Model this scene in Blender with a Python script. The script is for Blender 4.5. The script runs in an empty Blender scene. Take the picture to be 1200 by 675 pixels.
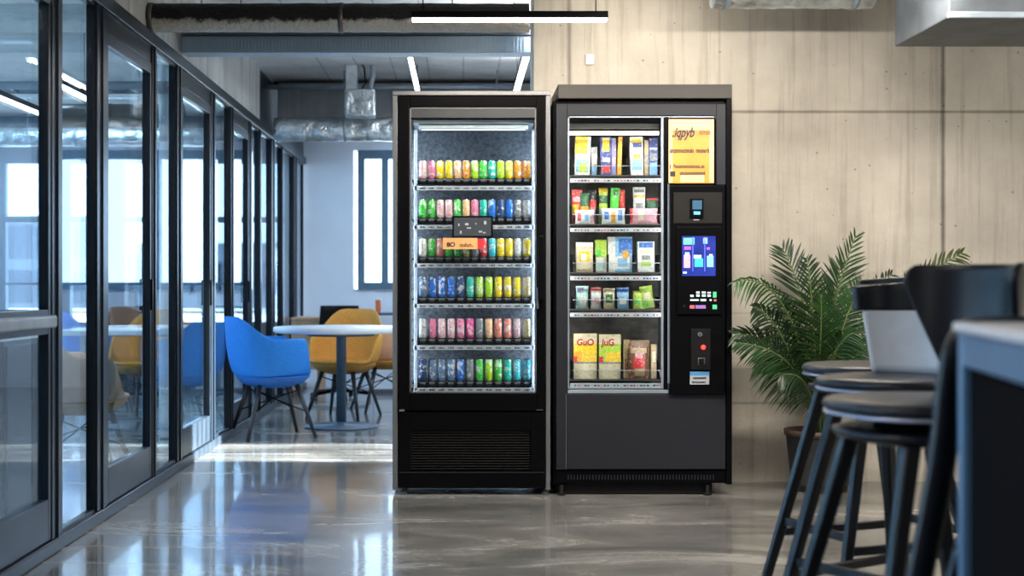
import bpy, bmesh, math, random
from mathutils import Vector, Matrix
random.seed(7)
SC = bpy.context.scene
COL = SC.collection
PI = math.pi
F = 1600.0                      # focal length in pixels of the 1200 px wide frame
EYE = 1.05
VX, VY = 540.0, 334.0           # vanishing point in the frame

# ------------------------------------------------------------------ camera, world, light, exposure
cam = bpy.data.cameras.new('camera'); camo = bpy.data.objects.new('camera', cam); COL.objects.link(camo)
camo.location = (0, 0, EYE); camo.rotation_euler = (PI/2, 0, 0)
cam.sensor_width = 36; cam.lens = F/1200*36
cam.shift_x = (600-VX)/1200; cam.shift_y = -(337.5-VY)/1200
cam.dof.use_dof = True; cam.dof.focus_distance = 6.9; cam.dof.aperture_fstop = 2.4
cam.clip_start = 0.05
SC.camera = camo
SC.view_settings.view_transform = 'Standard'; SC.view_settings.look = 'None'
SC.view_settings.gamma = 1; SC.view_settings.use_curve_mapping = False
SC.view_settings.exposure = 1.0
SC.cycles.use_denoising = True
SC.cycles.max_bounces = 8; SC.cycles.diffuse_bounces = 4; SC.cycles.glossy_bounces = 4
SC.cycles.transparent_max_bounces = 24; SC.cycles.transmission_bounces = 6
SC.cycles.caustics_reflective = False; SC.cycles.caustics_refractive = False
SC.cycles.sample_clamp_indirect = 6

w = bpy.data.worlds.new('sky'); SC.world = w; w.use_nodes = True
wn = w.node_tree.nodes; wl = w.node_tree.links
bg = wn['Background']; bg.inputs['Strength'].default_value = 3.2
tc = wn.new('ShaderNodeTexCoord'); nz = wn.new('ShaderNodeTexNoise'); nz.inputs['Scale'].default_value = 2.5
cr = wn.new('ShaderNodeValToRGB'); cr.color_ramp.elements[0].color = (0.40, 0.64, 1, 1); cr.color_ramp.elements[1].color = (0.66, 0.84, 1, 1)
wl.new(tc.outputs['Generated'], nz.inputs['Vector']); wl.new(nz.outputs['Fac'], cr.inputs['Fac']); wl.new(cr.outputs['Color'], bg.inputs['Color'])

def area(name, loc, rot, sx, sy, power, col=(1, 1, 1), portal=False, spread=PI):
    l = bpy.data.lights.new(name, 'AREA'); l.shape = 'RECTANGLE'; l.size = sx; l.size_y = sy
    l.energy = power; l.color = col; l.spread = spread
    if portal: l.cycles.is_portal = True
    o = bpy.data.objects.new(name, l); COL.objects.link(o); o.location = loc; o.rotation_euler = rot
    return o
sun = bpy.data.lights.new('sun', 'SUN'); sun.energy = 50; sun.angle = math.radians(0.6); sun.color = (1, 0.97, 0.92)
suno = bpy.data.objects.new('sun', sun); COL.objects.link(suno)
suno.rotation_euler = Vector((-1, 0.0, -0.25)).to_track_quat('-Z', 'Y').to_euler()
area('daylight_side', (-6.9, 7.0, 1.5), (0, -PI/2, 0), 2.4, 13.6, 1, portal=True)
area('daylight_far', (-2.0, 14.0, 1.6), (-PI/2, 0, 0), 9.5, 1.6, 1, portal=True)
# unseen fill lamps added above and behind the camera (their housings are built further down)
ROOM_FILL = [(-0.8, 2.4), (-0.8, -0.4), (2.6, -1.2), (3.6, 4.2)]
for i, (x, y) in enumerate(ROOM_FILL):
    area('ceiling_lamp_light', (x, y, 2.60), (0, 0, 0), 0.16, 1.3, 12, (1, 0.95, 0.9))
# unseen fill lamps added above the frame to brighten the concrete wall
WALL_FILL = [(1.4, 5.5), (3.2, 4.6)]
for i, (x, y) in enumerate(WALL_FILL):
    area('wall_washer_light', (x, y, 2.36), (math.radians(22), 0, 0), 1.1, 0.07, (30, 14)[i], (1, 0.91, 0.79))
area('wall_glow_fill', (0.86, 6.72, 2.60), (math.radians(28), 0, 0), 0.6, 0.05, 2.6, (1, 0.90, 0.76))  # unseen lamp added for the bright area above the machines
CORR = [(1.5, 9.2), (2.8, 9.2), (0.2, 12.9), (1.6, 12.9)]
for i, (x, y) in enumerate(CORR):
    area('corridor_fill', (x, y, 2.72), (0, 0, 0), 0.9, 0.12, 20, (0.62, 0.80, 1))  # unseen lights added to brighten the back area
OFF = [(-3.4, 6.4), (-3.4, 9.4), (-3.4, 12.2), (-5.4, 9.4), (-5.2, 12.4)]
for i, (x, y) in enumerate(OFF):
    area('office_fill', (x, y, 2.72), (0, 0, 0), 1.2, 0.12, 11, (0.55, 0.78, 1))  # unseen ceiling lights added as fill inside the glazed office

# ------------------------------------------------------------------ helpers
def W(px, py, Y): return Vector(((px-VX)*Y/F, Y, EYE-(py-VY)*Y/F))
def XX(px, Y): return (px-VX)*Y/F
def ZZ(py, Y): return EYE-(py-VY)*Y/F

MATS = {}
def mat(name, col, rough=0.5, metal=0.0, var=0.08, scale=20.0, bump=0.0, emit=None, est=0.0, stretch=(1, 1, 1), spec=0.5, coat=0.0):
    if name in MATS: return MATS[name]
    m = bpy.data.materials.new(name); m.use_nodes = True; n = m.node_tree.nodes; l = m.node_tree.links
    b = n['Principled BSDF']; b.inputs['Roughness'].default_value = rough; b.inputs['Metallic'].default_value = metal
    b.inputs['Specular IOR Level'].default_value = spec; b.inputs['Coat Weight'].default_value = coat
    t = n.new('ShaderNodeTexCoord'); mp = n.new('ShaderNodeMapping'); mp.inputs['Scale'].default_value = stretch
    nn = n.new('ShaderNodeTexNoise'); nn.inputs['Scale'].default_value = scale; nn.inputs['Detail'].default_value = 4
    l.new(t.outputs['Object'], mp.inputs['Vector']); l.new(mp.outputs['Vector'], nn.inputs['Vector'])
    r = n.new('ShaderNodeValToRGB')
    r.color_ramp.elements[0].position = 0.3; r.color_ramp.elements[1].position = 0.7
    r.color_ramp.elements[0].color = [max(0, c*(1-var)) for c in col]+[1]
    r.color_ramp.elements[1].color = [min(1, c*(1+var)) for c in col]+[1]
    l.new(nn.outputs['Fac'], r.inputs['Fac']); l.new(r.outputs['Color'], b.inputs['Base Color'])
    if bump:
        bp = n.new('ShaderNodeBump'); bp.inputs['Strength'].default_value = min(1, bump); bp.inputs['Distance'].default_value = 0.01*max(1, bump)
        l.new(nn.outputs['Fac'], bp.inputs['Height']); l.new(bp.outputs['Normal'], b.inputs['Normal'])
    if emit:
        b.inputs['Emission Color'].default_value = list(emit)+[1]; b.inputs['Emission Strength'].default_value = est
    MATS[name] = m; return m

def glass_mat(name, tint=(1, 1, 1), ior=1.45, rough=0.0, boost=0.0):
    if name in MATS: return MATS[name]
    m = bpy.data.materials.new(name); m.use_nodes = True; n = m.node_tree.nodes; l = m.node_tree.links
    n.remove(n['Principled BSDF']); out = n['Material Output']
    tr = n.new('ShaderNodeBsdfTransparent'); tr.inputs['Color'].default_value = list(tint)+[1]
    g = n.new('ShaderNodeBsdfGlossy'); g.inputs['Roughness'].default_value = rough
    f0 = ((ior-1)/(ior+1))**2+boost             # Schlick reflectance, the same on both faces of the pane
    ge = n.new('ShaderNodeNewGeometry'); dt = n.new('ShaderNodeVectorMath'); dt.operation = 'DOT_PRODUCT'
    l.new(ge.outputs['Incoming'], dt.inputs[0]); l.new(ge.outputs['Normal'], dt.inputs[1])
    ab = n.new('ShaderNodeMath'); ab.operation = 'ABSOLUTE'; l.new(dt.outputs['Value'], ab.inputs[0])
    iv = n.new('ShaderNodeMath'); iv.operation = 'SUBTRACT'; iv.inputs[0].default_value = 1; l.new(ab.outputs[0], iv.inputs[1])
    pw = n.new('ShaderNodeMath'); pw.operation = 'POWER'; pw.inputs[1].default_value = 5; l.new(iv.outputs[0], pw.inputs[0])
    ad = n.new('ShaderNodeMath'); ad.operation = 'MULTIPLY_ADD'; ad.inputs[1].default_value = 1-f0; ad.inputs[2].default_value = f0; l.new(pw.outputs[0], ad.inputs[0])
    mx = n.new('ShaderNodeMixShader'); l.new(ad.outputs[0], mx.inputs['Fac'])
    l.new(tr.outputs[0], mx.inputs[1]); l.new(g.outputs[0], mx.inputs[2]); l.new(mx.outputs[0], out.inputs['Surface'])
    MATS[name] = m; return m

class MB:
    """collects shapes, several materials, one mesh"""
    def __init__(s): s.bm = bmesh.new(); s.mats = []
    def mi(s, m):
        if m not in s.mats: s.mats.append(m)
        return s.mats.index(m)
    def face(s, pts, m, smooth=False):
        vs = [s.bm.verts.new(p) for p in pts]; f = s.bm.faces.new(vs); f.material_index = s.mi(m); f.smooth = smooth; return f
    def box(s, x0, x1, y0, y1, z0, z1, m, bev=0.0, seg=2):
        r = bmesh.ops.create_cube(s.bm, size=1)['verts']
        bmesh.ops.scale(s.bm, vec=(abs(x1-x0), abs(y1-y0), abs(z1-z0)), verts=r)
        bmesh.ops.translate(s.bm, vec=((x0+x1)/2, (y0+y1)/2, (z0+z1)/2), verts=r)
        fs = set(f for v in r for f in v.link_faces); k = s.mi(m)
        for f in fs: f.material_index = k
        if bev > 0:
            es = list(set(e for v in r for e in v.link_edges))
            q = bmesh.ops.bevel(s.bm, geom=es, offset=min(bev, abs(x1-x0)*.45, abs(y1-y0)*.45, abs(z1-z0)*.45), segments=seg, affect='EDGES', profile=0.5)
            for f in q['faces']: f.material_index = k; f.smooth = True
        return s
    def obox(s, a, b, wd, ht, m, bev=0.0, up=(0, 0, 1), w2=None, h2=None):
        """bar of rectangular section from a to b"""
        a = Vector(a); b = Vector(b); d = (b-a).normalized(); up = Vector(up)
        sd = d.cross(up)
        if sd.length < 1e-4: sd = d.cross(Vector((0, 1, 0)))
        sd.normalize(); u = sd.cross(d).normalized(); w2 = w2 or wd; h2 = h2 or ht; k = s.mi(m)
        ra = [s.bm.verts.new(a+sd*(i*wd/2)+u*(j*ht/2)) for i, j in ((-1, -1), (1, -1), (1, 1), (-1, 1))]
        rb = [s.bm.verts.new(b+sd*(i*w2/2)+u*(j*h2/2)) for i, j in ((-1, -1), (1, -1), (1, 1), (-1, 1))]
        fs = [s.bm.faces.new(ra[::-1]), s.bm.faces.new(rb)]+[s.bm.faces.new((ra[i], ra[(i+1) % 4], rb[(i+1) % 4], rb[i])) for i in range(4)]
        for f in fs: f.material_index = k
        if bev:
            es = list(set(e for f in fs for e in f.edges))
            q = bmesh.ops.bevel(s.bm, geom=es, offset=bev, segments=2, affect='EDGES', profile=0.5)
            for f in q['faces']: f.material_index = k; f.smooth = True
        return s
    def tube(s, pts, r, m, n=10, caps=True):
        pts = [Vector(p) for p in pts]; k = s.mi(m); rings = []
        rs = r if isinstance(r, (list, tuple)) else [r]*len(pts)
        ref = None
        for i, p in enumerate(pts):
            d = (pts[min(i+1, len(pts)-1)]-pts[max(i-1, 0)]).normalized()
            if ref is None:
                ref = Vector((0, 0, 1)) if abs(d.z) < .9 else Vector((1, 0, 0))
                ref = (ref-d*ref.dot(d)).normalized()
            else: ref = (ref-d*ref.dot(d)).normalized()
            q = d.cross(ref)
            rings.append([s.bm.verts.new(p+(ref*math.cos(2*PI*j/n)+q*math.sin(2*PI*j/n))*rs[i]) for j in range(n)])
        for a, b in zip(rings, rings[1:]):
            for j in range(n):
                f = s.bm.faces.new((a[j], a[(j+1) % n], b[(j+1) % n], b[j])); f.material_index = k; f.smooth = True
        if caps:
            for rg in (rings[0][::-1], rings[-1]):
                f = s.bm.faces.new(rg); f.material_index = k
        return s
    def lathe(s, prof, m, n=24, c=(0, 0, 0), mats=None, sx=1, sy=1):
        rings = []; c = Vector(c)
        for (r, z) in prof:
            rings.append([s.bm.verts.new(c+Vector((r*sx*math.cos(2*PI*j/n), r*sy*math.sin(2*PI*j/n), z))) for j in range(n)] if r > 1e-6 else [s.bm.verts.new(c+Vector((0, 0, z)))])
        for i, (a, b) in enumerate(zip(rings, rings[1:])):
            k = s.mi(mats[i] if mats else m)
            for j in range(n):
                if len(a) == 1 and len(b) == 1: continue
                if len(a) == 1: vs = (a[0], b[(j+1) % n], b[j])
                elif len(b) == 1: vs = (a[j], a[(j+1) % n], b[0])
                else: vs = (a[j], a[(j+1) % n], b[(j+1) % n], b[j])
                f = s.bm.faces.new(vs); f.material_index = k; f.smooth = True
        return s
    def grid(s, rows, m, smooth=True):
        k = s.mi(m); vs = [[s.bm.verts.new(p) for p in r] for r in rows]
        for a, b in zip(vs, vs[1:]):
            for j in range(len(a)-1):
                f = s.bm.faces.new((a[j], a[j+1], b[j+1], b[j])); f.material_index = k; f.smooth = smooth
        return s

def origin(o):
    v = Vector((0, 0, 0))
    while o is not None: v += o.location; o = o.parent
    return v
def obj(name, mb, parent=None, world=True, kind=None, loc=None):
    """link the collected shapes as one mesh; world=True: shapes were given in world coordinates"""
    me = bpy.data.meshes.new(name)
    off = origin(parent) if (parent and world) else Vector((0, 0, 0))
    if loc is not None: off = Vector(loc)
    bmesh.ops.translate(mb.bm, vec=-off, verts=mb.bm.verts)
    bmesh.ops.recalc_face_normals(mb.bm, faces=mb.bm.faces)
    mb.bm.to_mesh(me); mb.bm.free()
    for m in mb.mats: me.materials.append(m)
    o = bpy.data.objects.new(name, me); COL.objects.link(o)
    if parent: o.parent = parent
    if loc is not None: o.location = Vector(loc)
    if kind: o['kind'] = kind
    return o
def tag(o, label, cat, group=None):
    o['label'] = label; o['category'] = cat
    if group: o['group'] = group
    return o
def thing(name, label, cat, loc=(0, 0, 0), rz=0, group=None):
    o = bpy.data.objects.new(name, None); COL.objects.link(o); o.location = loc; o.rotation_euler = (0, 0, rz)
    o.empty_display_size = .1
    return tag(o, label, cat, group)
def struct(name, mb): return obj(name, mb, kind='structure')
def struct_empty(name, loc):
    o = bpy.data.objects.new(name, None); COL.objects.link(o); o.location = loc; o['kind'] = 'structure'; return o
def dup(root, loc, rz, label, group=None, color=None):
    r = root.copy(); COL.objects.link(r); r.location = loc; r.rotation_euler = (0, 0, rz); r['label'] = label
    if group: r['group'] = group
    for ch in list(root.children):
        c = ch.copy(); COL.objects.link(c); c.parent = r
        for g in list(ch.children):
            d = g.copy(); COL.objects.link(d); d.parent = c
    return r
def text_obj(name, s, size, m, parent, pos, xs=1.0, shear=0.0, font_w=0.0, mirror=False):
    """flat lettering facing -Y, pos = left end of the baseline in world space"""
    cu = bpy.data.curves.new(name, 'FONT'); cu.body = s; cu.size = size; cu.extrude = 0.0004; cu.shear = shear; cu.offset = font_w
    t = bpy.data.objects.new(name, cu); COL.objects.link(t)
    dg = bpy.context.evaluated_depsgraph_get()
    me = bpy.data.meshes.new_from_object(t.evaluated_get(dg))
    bpy.data.objects.remove(t)
    me.transform(Matrix.Rotation(PI/2, 4, 'X') @ Matrix.Scale(xs, 4, (1, 0, 0)))
    me.materials.clear(); me.materials.append(m)
    o = bpy.data.objects.new(name, me); COL.objects.link(o); o.parent = parent; o.location = Vector(pos)-origin(parent)
    return o

# ------------------------------------------------------------------ materials
def floor_material():
    m = bpy.data.materials.new('polished_concrete_floor'); m.use_nodes = True; n = m.node_tree.nodes; l = m.node_tree.links
    b = n['Principled BSDF']; t = n.new('ShaderNodeTexCoord')
    mp = n.new('ShaderNodeMapping'); mp.inputs['Scale'].default_value = (0.55, 1.5, 1)
    a = n.new('ShaderNodeTexNoise'); a.inputs['Scale'].default_value = 1.5; a.inputs['Detail'].default_value = 9; a.inputs['Roughness'].default_value = .66; a.inputs['Distortion'].default_value = 1.1
    l.new(t.outputs['Object'], mp.inputs[0]); l.new(mp.outputs[0], a.inputs['Vector'])
    r = n.new('ShaderNodeValToRGB'); e = r.color_ramp.elements
    e[0].position = .3; e[0].color = (.085, .083, .078, 1); e[1].position = .7; e[1].color = (.40, .39, .355, 1)
    x = e.new(.5); x.color = (.19, .186, .17, 1)
    l.new(a.outputs['Fac'], r.inputs[0])
    f = n.new('ShaderNodeTexNoise'); f.inputs['Scale'].default_value = 60; f.inputs['Detail'].default_value = 6
    l.new(t.outputs['Object'], f.inputs['Vector'])
    mx = n.new('ShaderNodeMix'); mx.data_type = 'RGBA'; mx.blend_type = 'OVERLAY'; mx.inputs[0].default_value = .35
    l.new(r.outputs[0], mx.inputs[6]); l.new(f.outputs['Color'], mx.inputs[7])
    hs = n.new('ShaderNodeHueSaturation'); hs.inputs['Saturation'].default_value = .55; l.new(mx.outputs[2], hs.inputs['Color'])
    l.new(hs.outputs[0], b.inputs['Base Color'])
    rr = n.new('ShaderNodeMapRange'); rr.inputs[3].default_value = .14; rr.inputs[4].default_value = .36
    l.new(a.outputs['Fac'], rr.inputs[0]); l.new(rr.outputs[0], b.inputs['Roughness'])
    b.inputs['Specular IOR Level'].default_value = .75; b.inputs['Coat Weight'].default_value = .5; b.inputs['Coat Roughness'].default_value = .06
    g = n.new('ShaderNodeTexNoise'); g.inputs['Scale'].default_value = 3.5; g.inputs['Detail'].default_value = 3
    l.new(t.outputs['Object'], g.inputs['Vector'])
    bp = n.new('ShaderNodeBump'); bp.inputs['Strength'].default_value = .1; bp.inputs['Distance'].default_value = .006
    l.new(g.outputs['Fac'], bp.inputs['Height']); l.new(bp.outputs[0], b.inputs['Normal']); l.new(bp.outputs[0], b.inputs['Coat Normal'])
    return m
def concrete(name, base, seams=None, streak=.3, pits=True, sat=1):
    """cast concrete: mottling, vertical runs, pits and formwork joints (seams = (axis, position, width) in world metres)"""
    m = bpy.data.materials.new(name); m.use_nodes = True; n = m.node_tree.nodes; l = m.node_tree.links
    b = n['Principled BSDF']; b.inputs['Roughness'].default_value = .62; b.inputs['Specular IOR Level'].default_value = .35
    t = n.new('ShaderNodeTexCoord')
    a = n.new('ShaderNodeTexNoise'); a.inputs['Scale'].default_value = 1.8; a.inputs['Detail'].default_value = 8; a.inputs['Roughness'].default_value = .6
    l.new(t.outputs['Object'], a.inputs['Vector'])
    r = n.new('ShaderNodeValToRGB'); r.color_ramp.elements[0].position = .3; r.color_ramp.elements[1].position = .72
    r.color_ramp.elements[0].color = [c*.72 for c in base]+[1]; r.color_ramp.elements[1].color = [min(1, c*1.12) for c in base]+[1]
    l.new(a.outputs['Fac'], r.inputs[0])
    mp = n.new('ShaderNodeMapping'); mp.inputs['Scale'].default_value = (9, 9, .35)
    s = n.new('ShaderNodeTexNoise'); s.inputs['Scale'].default_value = 1.6; s.inputs['Detail'].default_value = 6; s.inputs['Roughness'].default_value = .7
    l.new(t.outputs['Object'], mp.inputs[0]); l.new(mp.outputs[0], s.inputs['Vector'])
    sr = n.new('ShaderNodeValToRGB'); sr.color_ramp.elements[0].position = .36; sr.color_ramp.elements[1].position = .5
    sr.color_ramp.elements[0].color = (.45, .43, .4, 1); sr.color_ramp.elements[1].color = (1, 1, 1, 1)
    l.new(s.outputs['Fac'], sr.inputs[0])
    mx = n.new('ShaderNodeMix'); mx.data_type = 'RGBA'; mx.blend_type = 'MULTIPLY'; mx.inputs[0].default_value = streak
    l.new(r.outputs[0], mx.inputs[6]); l.new(sr.outputs[0], mx.inputs[7]); last = mx.outputs[2]
    if pits:
        v = n.new('ShaderNodeTexVoronoi'); v.inputs['Scale'].default_value = 11; l.new(t.outputs['Object'], v.inputs['Vector'])
        c = n.new('ShaderNodeMapRange'); c.inputs[1].default_value = .05; c.inputs[2].default_value = .085; c.inputs[3].default_value = .45; c.inputs[4].default_value = 1
        l.new(v.outputs['Distance'], c.inputs[0])
        m2 = n.new('ShaderNodeMix'); m2.data_type = 'RGBA'; m2.blend_type = 'MULTIPLY'; m2.inputs[0].default_value = .8
        l.new(last, m2.inputs[6]); l.new(c.outputs[0], m2.inputs[7]); last = m2.outputs[2]
    sp = n.new('ShaderNodeSeparateXYZ'); l.new(t.outputs['Object'], sp.inputs[0])
    wob = n.new('ShaderNodeTexNoise'); wob.inputs['Scale'].default_value = 7; l.new(t.outputs['Object'], wob.inputs['Vector'])
    for (ax, pos, wd, dark) in (seams or []):
        d = n.new('ShaderNodeMath'); d.operation = 'SUBTRACT'; d.inputs[1].default_value = pos; l.new(sp.outputs['XYZ'.index(ax)], d.inputs[0])
        ab = n.new('ShaderNodeMath'); ab.operation = 'ABSOLUTE'; l.new(d.outputs[0], ab.inputs[0])
        wv = n.new('ShaderNodeMath'); wv.operation = 'MULTIPLY_ADD'; wv.inputs[1].default_value = -.012; l.new(wob.outputs['Fac'], wv.inputs[0]); l.new(ab.outputs[0], wv.inputs[2])
        c = n.new('ShaderNodeMapRange'); c.inputs[1].default_value = -.004; c.inputs[2].default_value = wd; c.inputs[3].default_value = dark; c.inputs[4].default_value = 1
        l.new(wv.outputs[0], c.inputs[0])
        m2 = n.new('ShaderNodeMix'); m2.data_type = 'RGBA'; m2.blend_type = 'MULTIPLY'; m2.inputs[0].default_value = 1
        l.new(last, m2.inputs[6]); l.new(c.outputs[0], m2.inputs[7]); last = m2.outputs[2]
    l.new(last, b.inputs['Base Color'])
    fn = n.new('ShaderNodeTexNoise'); fn.inputs['Scale'].default_value = 45; fn.inputs['Detail'].default_value = 5; l.new(t.outputs['Object'], fn.inputs['Vector'])
    bp = n.new('ShaderNodeBump'); bp.inputs['Strength'].default_value = .25; bp.inputs['Distance'].default_value = .01
    l.new(fn.outputs['Fac'], bp.inputs['Height']); l.new(bp.outputs[0], b.inputs['Normal'])
    return m
M_floor = floor_material()
WALLY = 7.29
M_wall = concrete('cast_concrete_wall', (.62, .575, .50), [('Z', ZZ(131, WALLY), .006, .45), ('X', XX(1105, WALLY), .012, .3), ('X', XX(843, WALLY), .003, .8), ('X', XX(667, WALLY), .012, .5), ('Z', .42, .004, .7), ('Z', .9, .002, .85)], streak=.42)
M_conc = concrete('grey_concrete', (.42, .43, .43), streak=.5)
M_ceil = concrete('board_marked_ceiling', (.72, .73, .74), [('X', -1.1+.28*i, .003, .6) for i in range(9)], streak=.2, pits=False)
M_bulk = concrete('pale_bulkhead', (.62, .62, .6), streak=.6)
M_white = mat('white_plaster', (.72, .75, .83), .7, var=.03, scale=3)
M_frame = mat('blue_black_frame', (.008, .014, .023), .3, .1, var=.15, scale=6, spec=.35)
M_framel = mat('grey_blue_track', (.022, .034, .05), .35, .3, var=.15, scale=6)
M_winframe = mat('window_frame_blue_grey', (.10, .17, .24), .45, .1)
M_glass = glass_mat('partition_glass', (.82, .93, .99), 1.42)
M_clear = glass_mat('clear_glass', (.95, .98, .99), 1.38)
M_acryl = glass_mat('clear_acrylic', (.94, .96, .97), 1.5, .05)
M_black = mat('black_powder_coat', (.004, .004, .005), .3, 0, spec=.05)
M_blackm = mat('matt_black', (.008, .008, .009), .7, spec=.15)
M_chgrey = mat('charcoal_panel', (.023, .025, .033), .45, 0, var=.06, scale=3, spec=.2)
M_chtop = mat('charcoal_cap', (.055, .052, .05), .5, 0, var=.08, scale=3, spec=.25)
M_silver = mat('brushed_aluminium', (.20, .21, .225), .36, .5, var=.1, scale=8, stretch=(60, 60, 1))
M_chrome = mat('chrome', (.7, .71, .73), .15, 1)
M_foil = mat('crumpled_foil', (.60, .66, .70), .3, .85, var=.35, scale=11, bump=5)
M_lag = mat('dark_foil_lagging', (.085, .078, .07), .34, .6, var=.75, scale=9, bump=1.0, stretch=(.6, 1, 1))
M_beam = mat('pale_blue_steel', (.38, .50, .62), .5, .1, var=.12, scale=9, stretch=(30, 1, 1))
M_galv = mat('galvanised_steel', (.30, .36, .42), .45, .35, var=.2, scale=5)
M_liner = mat('cooler_liner', (.30, .35, .43), .35, .2, var=.45, scale=55)
M_linerd = mat('dark_liner', (.07, .075, .085), .4, .2, var=.5, scale=60)
M_strip = mat('white_price_strip', (.42, .45, .50), .4, var=.03)
M_ink = mat('dark_ink', (.02, .02, .025), .5)
M_led = mat('led_diffuser', (1, 1, 1), .5, emit=(.80, .90, 1), est=.7)
M_ledw = mat('warm_led_diffuser', (1, 1, 1), .5, emit=(1, .86, .72), est=5)
M_tube = mat('fluorescent_tube', (1, 1, 1), .5, emit=(.95, .97, 1), est=4)

# ------------------------------------------------------------------ setting
CEIL = 2.78; GX = -1.596; FARY = 14.0; LX = -7.0; RX = 4.4
mb = MB(); mb.box(LX-.2, RX, -3, FARY+.3, -.2, 0, M_floor); struct('floor', mb)
mb = MB(); mb.box(LX-.2, RX, -3, FARY+.3, CEIL, CEIL+.2, M_ceil); struct('ceiling', mb)
mb = MB(); mb.box(XX(625, WALLY), RX, WALLY, WALLY+.32, 0, CEIL, M_wall); struct('wall_concrete', mb)
mb = MB(); mb.box(XX(625, WALLY), XX(667, WALLY), WALLY-.012, WALLY-.0005, 0, CEIL, M_wall, .004); struct('trim_pillar', mb)
mb = MB(); mb.box(RX, RX+.2, -3, 8.1, -.2, CEIL+.2, M_wall); mb.box(RX, RX+.2, 9.05, FARY+.3, -.2, CEIL+.2, M_wall); mb.box(RX, RX+.2, 8.1, 9.05, -.2, .9, M_wall); mb.box(RX, RX+.2, 8.1, 9.05, 2.62, CEIL+.2, M_wall); struct('wall_right', mb)
rw = struct_empty('window_30', (RX+.1, 8.72, .9))  # unseen window added to let a strip of sun onto the floor
mb = MB()
for yy in (8.12, 8.28, 8.42, 8.56, 8.70, 8.86, 9.03): mb.box(RX+.06, RX+.12, yy-.012, yy+.012, .94, 2.58, M_winframe)
mb.box(RX+.05, RX+.13, 8.1, 9.05, .9, .94, M_winframe); mb.box(RX+.05, RX+.13, 8.1, 9.05, 2.58, 2.62, M_winframe); obj('window_frame', mb, rw)
mb = MB(); mb.box(RX+.135, RX+.139, 8.1, 9.05, .9, 2.62, M_clear); obj('glass_pane', mb, rw)
mb = MB(); mb.box(LX-.2, RX+.2, -3.2, -3, -.2, CEIL+.2, M_wall); struct('wall_behind', mb)
# far wall: white pier next to the partition, windows either side
def far_window(idx, x0, x1, z0, z1, mull, trans=None, fr=M_winframe, ft=.05):
    r = struct_empty('window_%d' % idx, ((x0+x1)/2, FARY, z0))
    m = MB()
    m.box(x0, x0+ft, FARY-.02, FARY+.08, z0, z1, fr); m.box(x1-ft, x1, FARY-.02, FARY+.08, z0, z1, fr)
    m.box(x0+ft, x1-ft, FARY-.02, FARY+.08, z1-ft*1.3, z1, fr); m.box(x0+ft, x1-ft, FARY-.02, FARY+.08, z0, z0+ft, fr)
    for a in mull: m.box(a-.035, a+.035, FARY-.01, FARY+.07, z0+ft, z1-ft*1.3, fr)
    if trans:
        m.box(x0+ft, x1-ft, FARY-.008, FARY+.06, trans-.03, trans+.03, fr); m.box(x0+ft, x1-ft, FARY-.008, FARY+.06, 1.05, 1.075, fr)
    obj('window_frame', m, r)
    m = MB(); m.box(x0+ft, x1-ft, FARY+.03, FARY+.036, z0+ft, z1-ft*1.3, M_clear); obj('glass_pane', m, r)
    return r
wx0 = XX(414, FARY)
zt, zb = ZZ(176, FARY), ZZ(339, FARY)
mb = MB()
mb.box(-1.75, wx0, FARY, FARY+.25, 0, CEIL, M_white); mb.box(wx0, RX, FARY, FARY+.25, 0, zb, M_white); mb.box(wx0, RX, FARY, FARY+.25, zt, CEIL, M_white)
mb.box(wx0+2.2, RX, FARY, FARY+.25, zb, zt, M_white)
struct('wall_far', mb)
far_window(1, wx0+.045, wx0+2.2, zb, zt, [XX(451, FARY), XX(451, FARY)+.65, XX(451, FARY)+1.3], ft=.07)
lz0, lz1 = .62, 2.36
mb = MB(); mb.box(LX, -1.75, FARY, FARY+.25, 0, lz0, M_winframe); mb.box(LX, -1.75, FARY, FARY+.25, lz1, CEIL, M_winframe)
struct('wall_far_office', mb)
far_window(2, -4.05, -1.76, lz0, lz1, [-3.62, -3.1, -2.62, -2.18], 1.72)
far_window(3, -7.0, -4.25, lz0, lz1, [-6.4, -5.8, -5.2, -4.7], 1.72)
mb = MB(); mb.box(-3.56, -3.40, FARY-.2, FARY-.03, 0, CEIL, mat('blue_column_paint', (.03, .07, .14), .5), .01); mb.box(-4.26, -4.04, FARY-.02, FARY+.1, 0, CEIL, M_winframe); struct('trim_far_column', mb)
# outer side wall of the glazed office: low sill, windows
mb = MB(); mb.box(LX-.2, LX, -3, FARY+.3, 0, .3, M_white); mb.box(LX-.2, LX, -3, FARY+.3, 2.7, CEIL, M_white); mb.box(LX-.2, LX, -3, 0, .3, 2.7, M_white)
struct('wall_left_outer', mb)
k = 4
for y0 in (0.0, 2.8, 5.6, 8.4, 11.2):
    r = struct_empty('window_%d' % k, (LX-.1, y0+1.4, .3)); k += 1
    m = MB()
    for yy in (y0+.03, y0+.9, y0+1.85, y0+2.77): m.box(LX-.14, LX-.06, yy-.03, yy+.03, .3, 2.7, M_winframe)
    m.box(LX-.14, LX-.06, y0, y0+2.8, .3, .36, M_winframe); m.box(LX-.14, LX-.06, y0, y0+2.8, 2.64, 2.7, M_winframe)
    obj('window_frame', m, r)
    m = MB(); m.box(LX-.103, LX-.097, y0+.06, y0+2.74, .36, 2.64, M_clear); obj('glass_pane', m, r)
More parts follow.
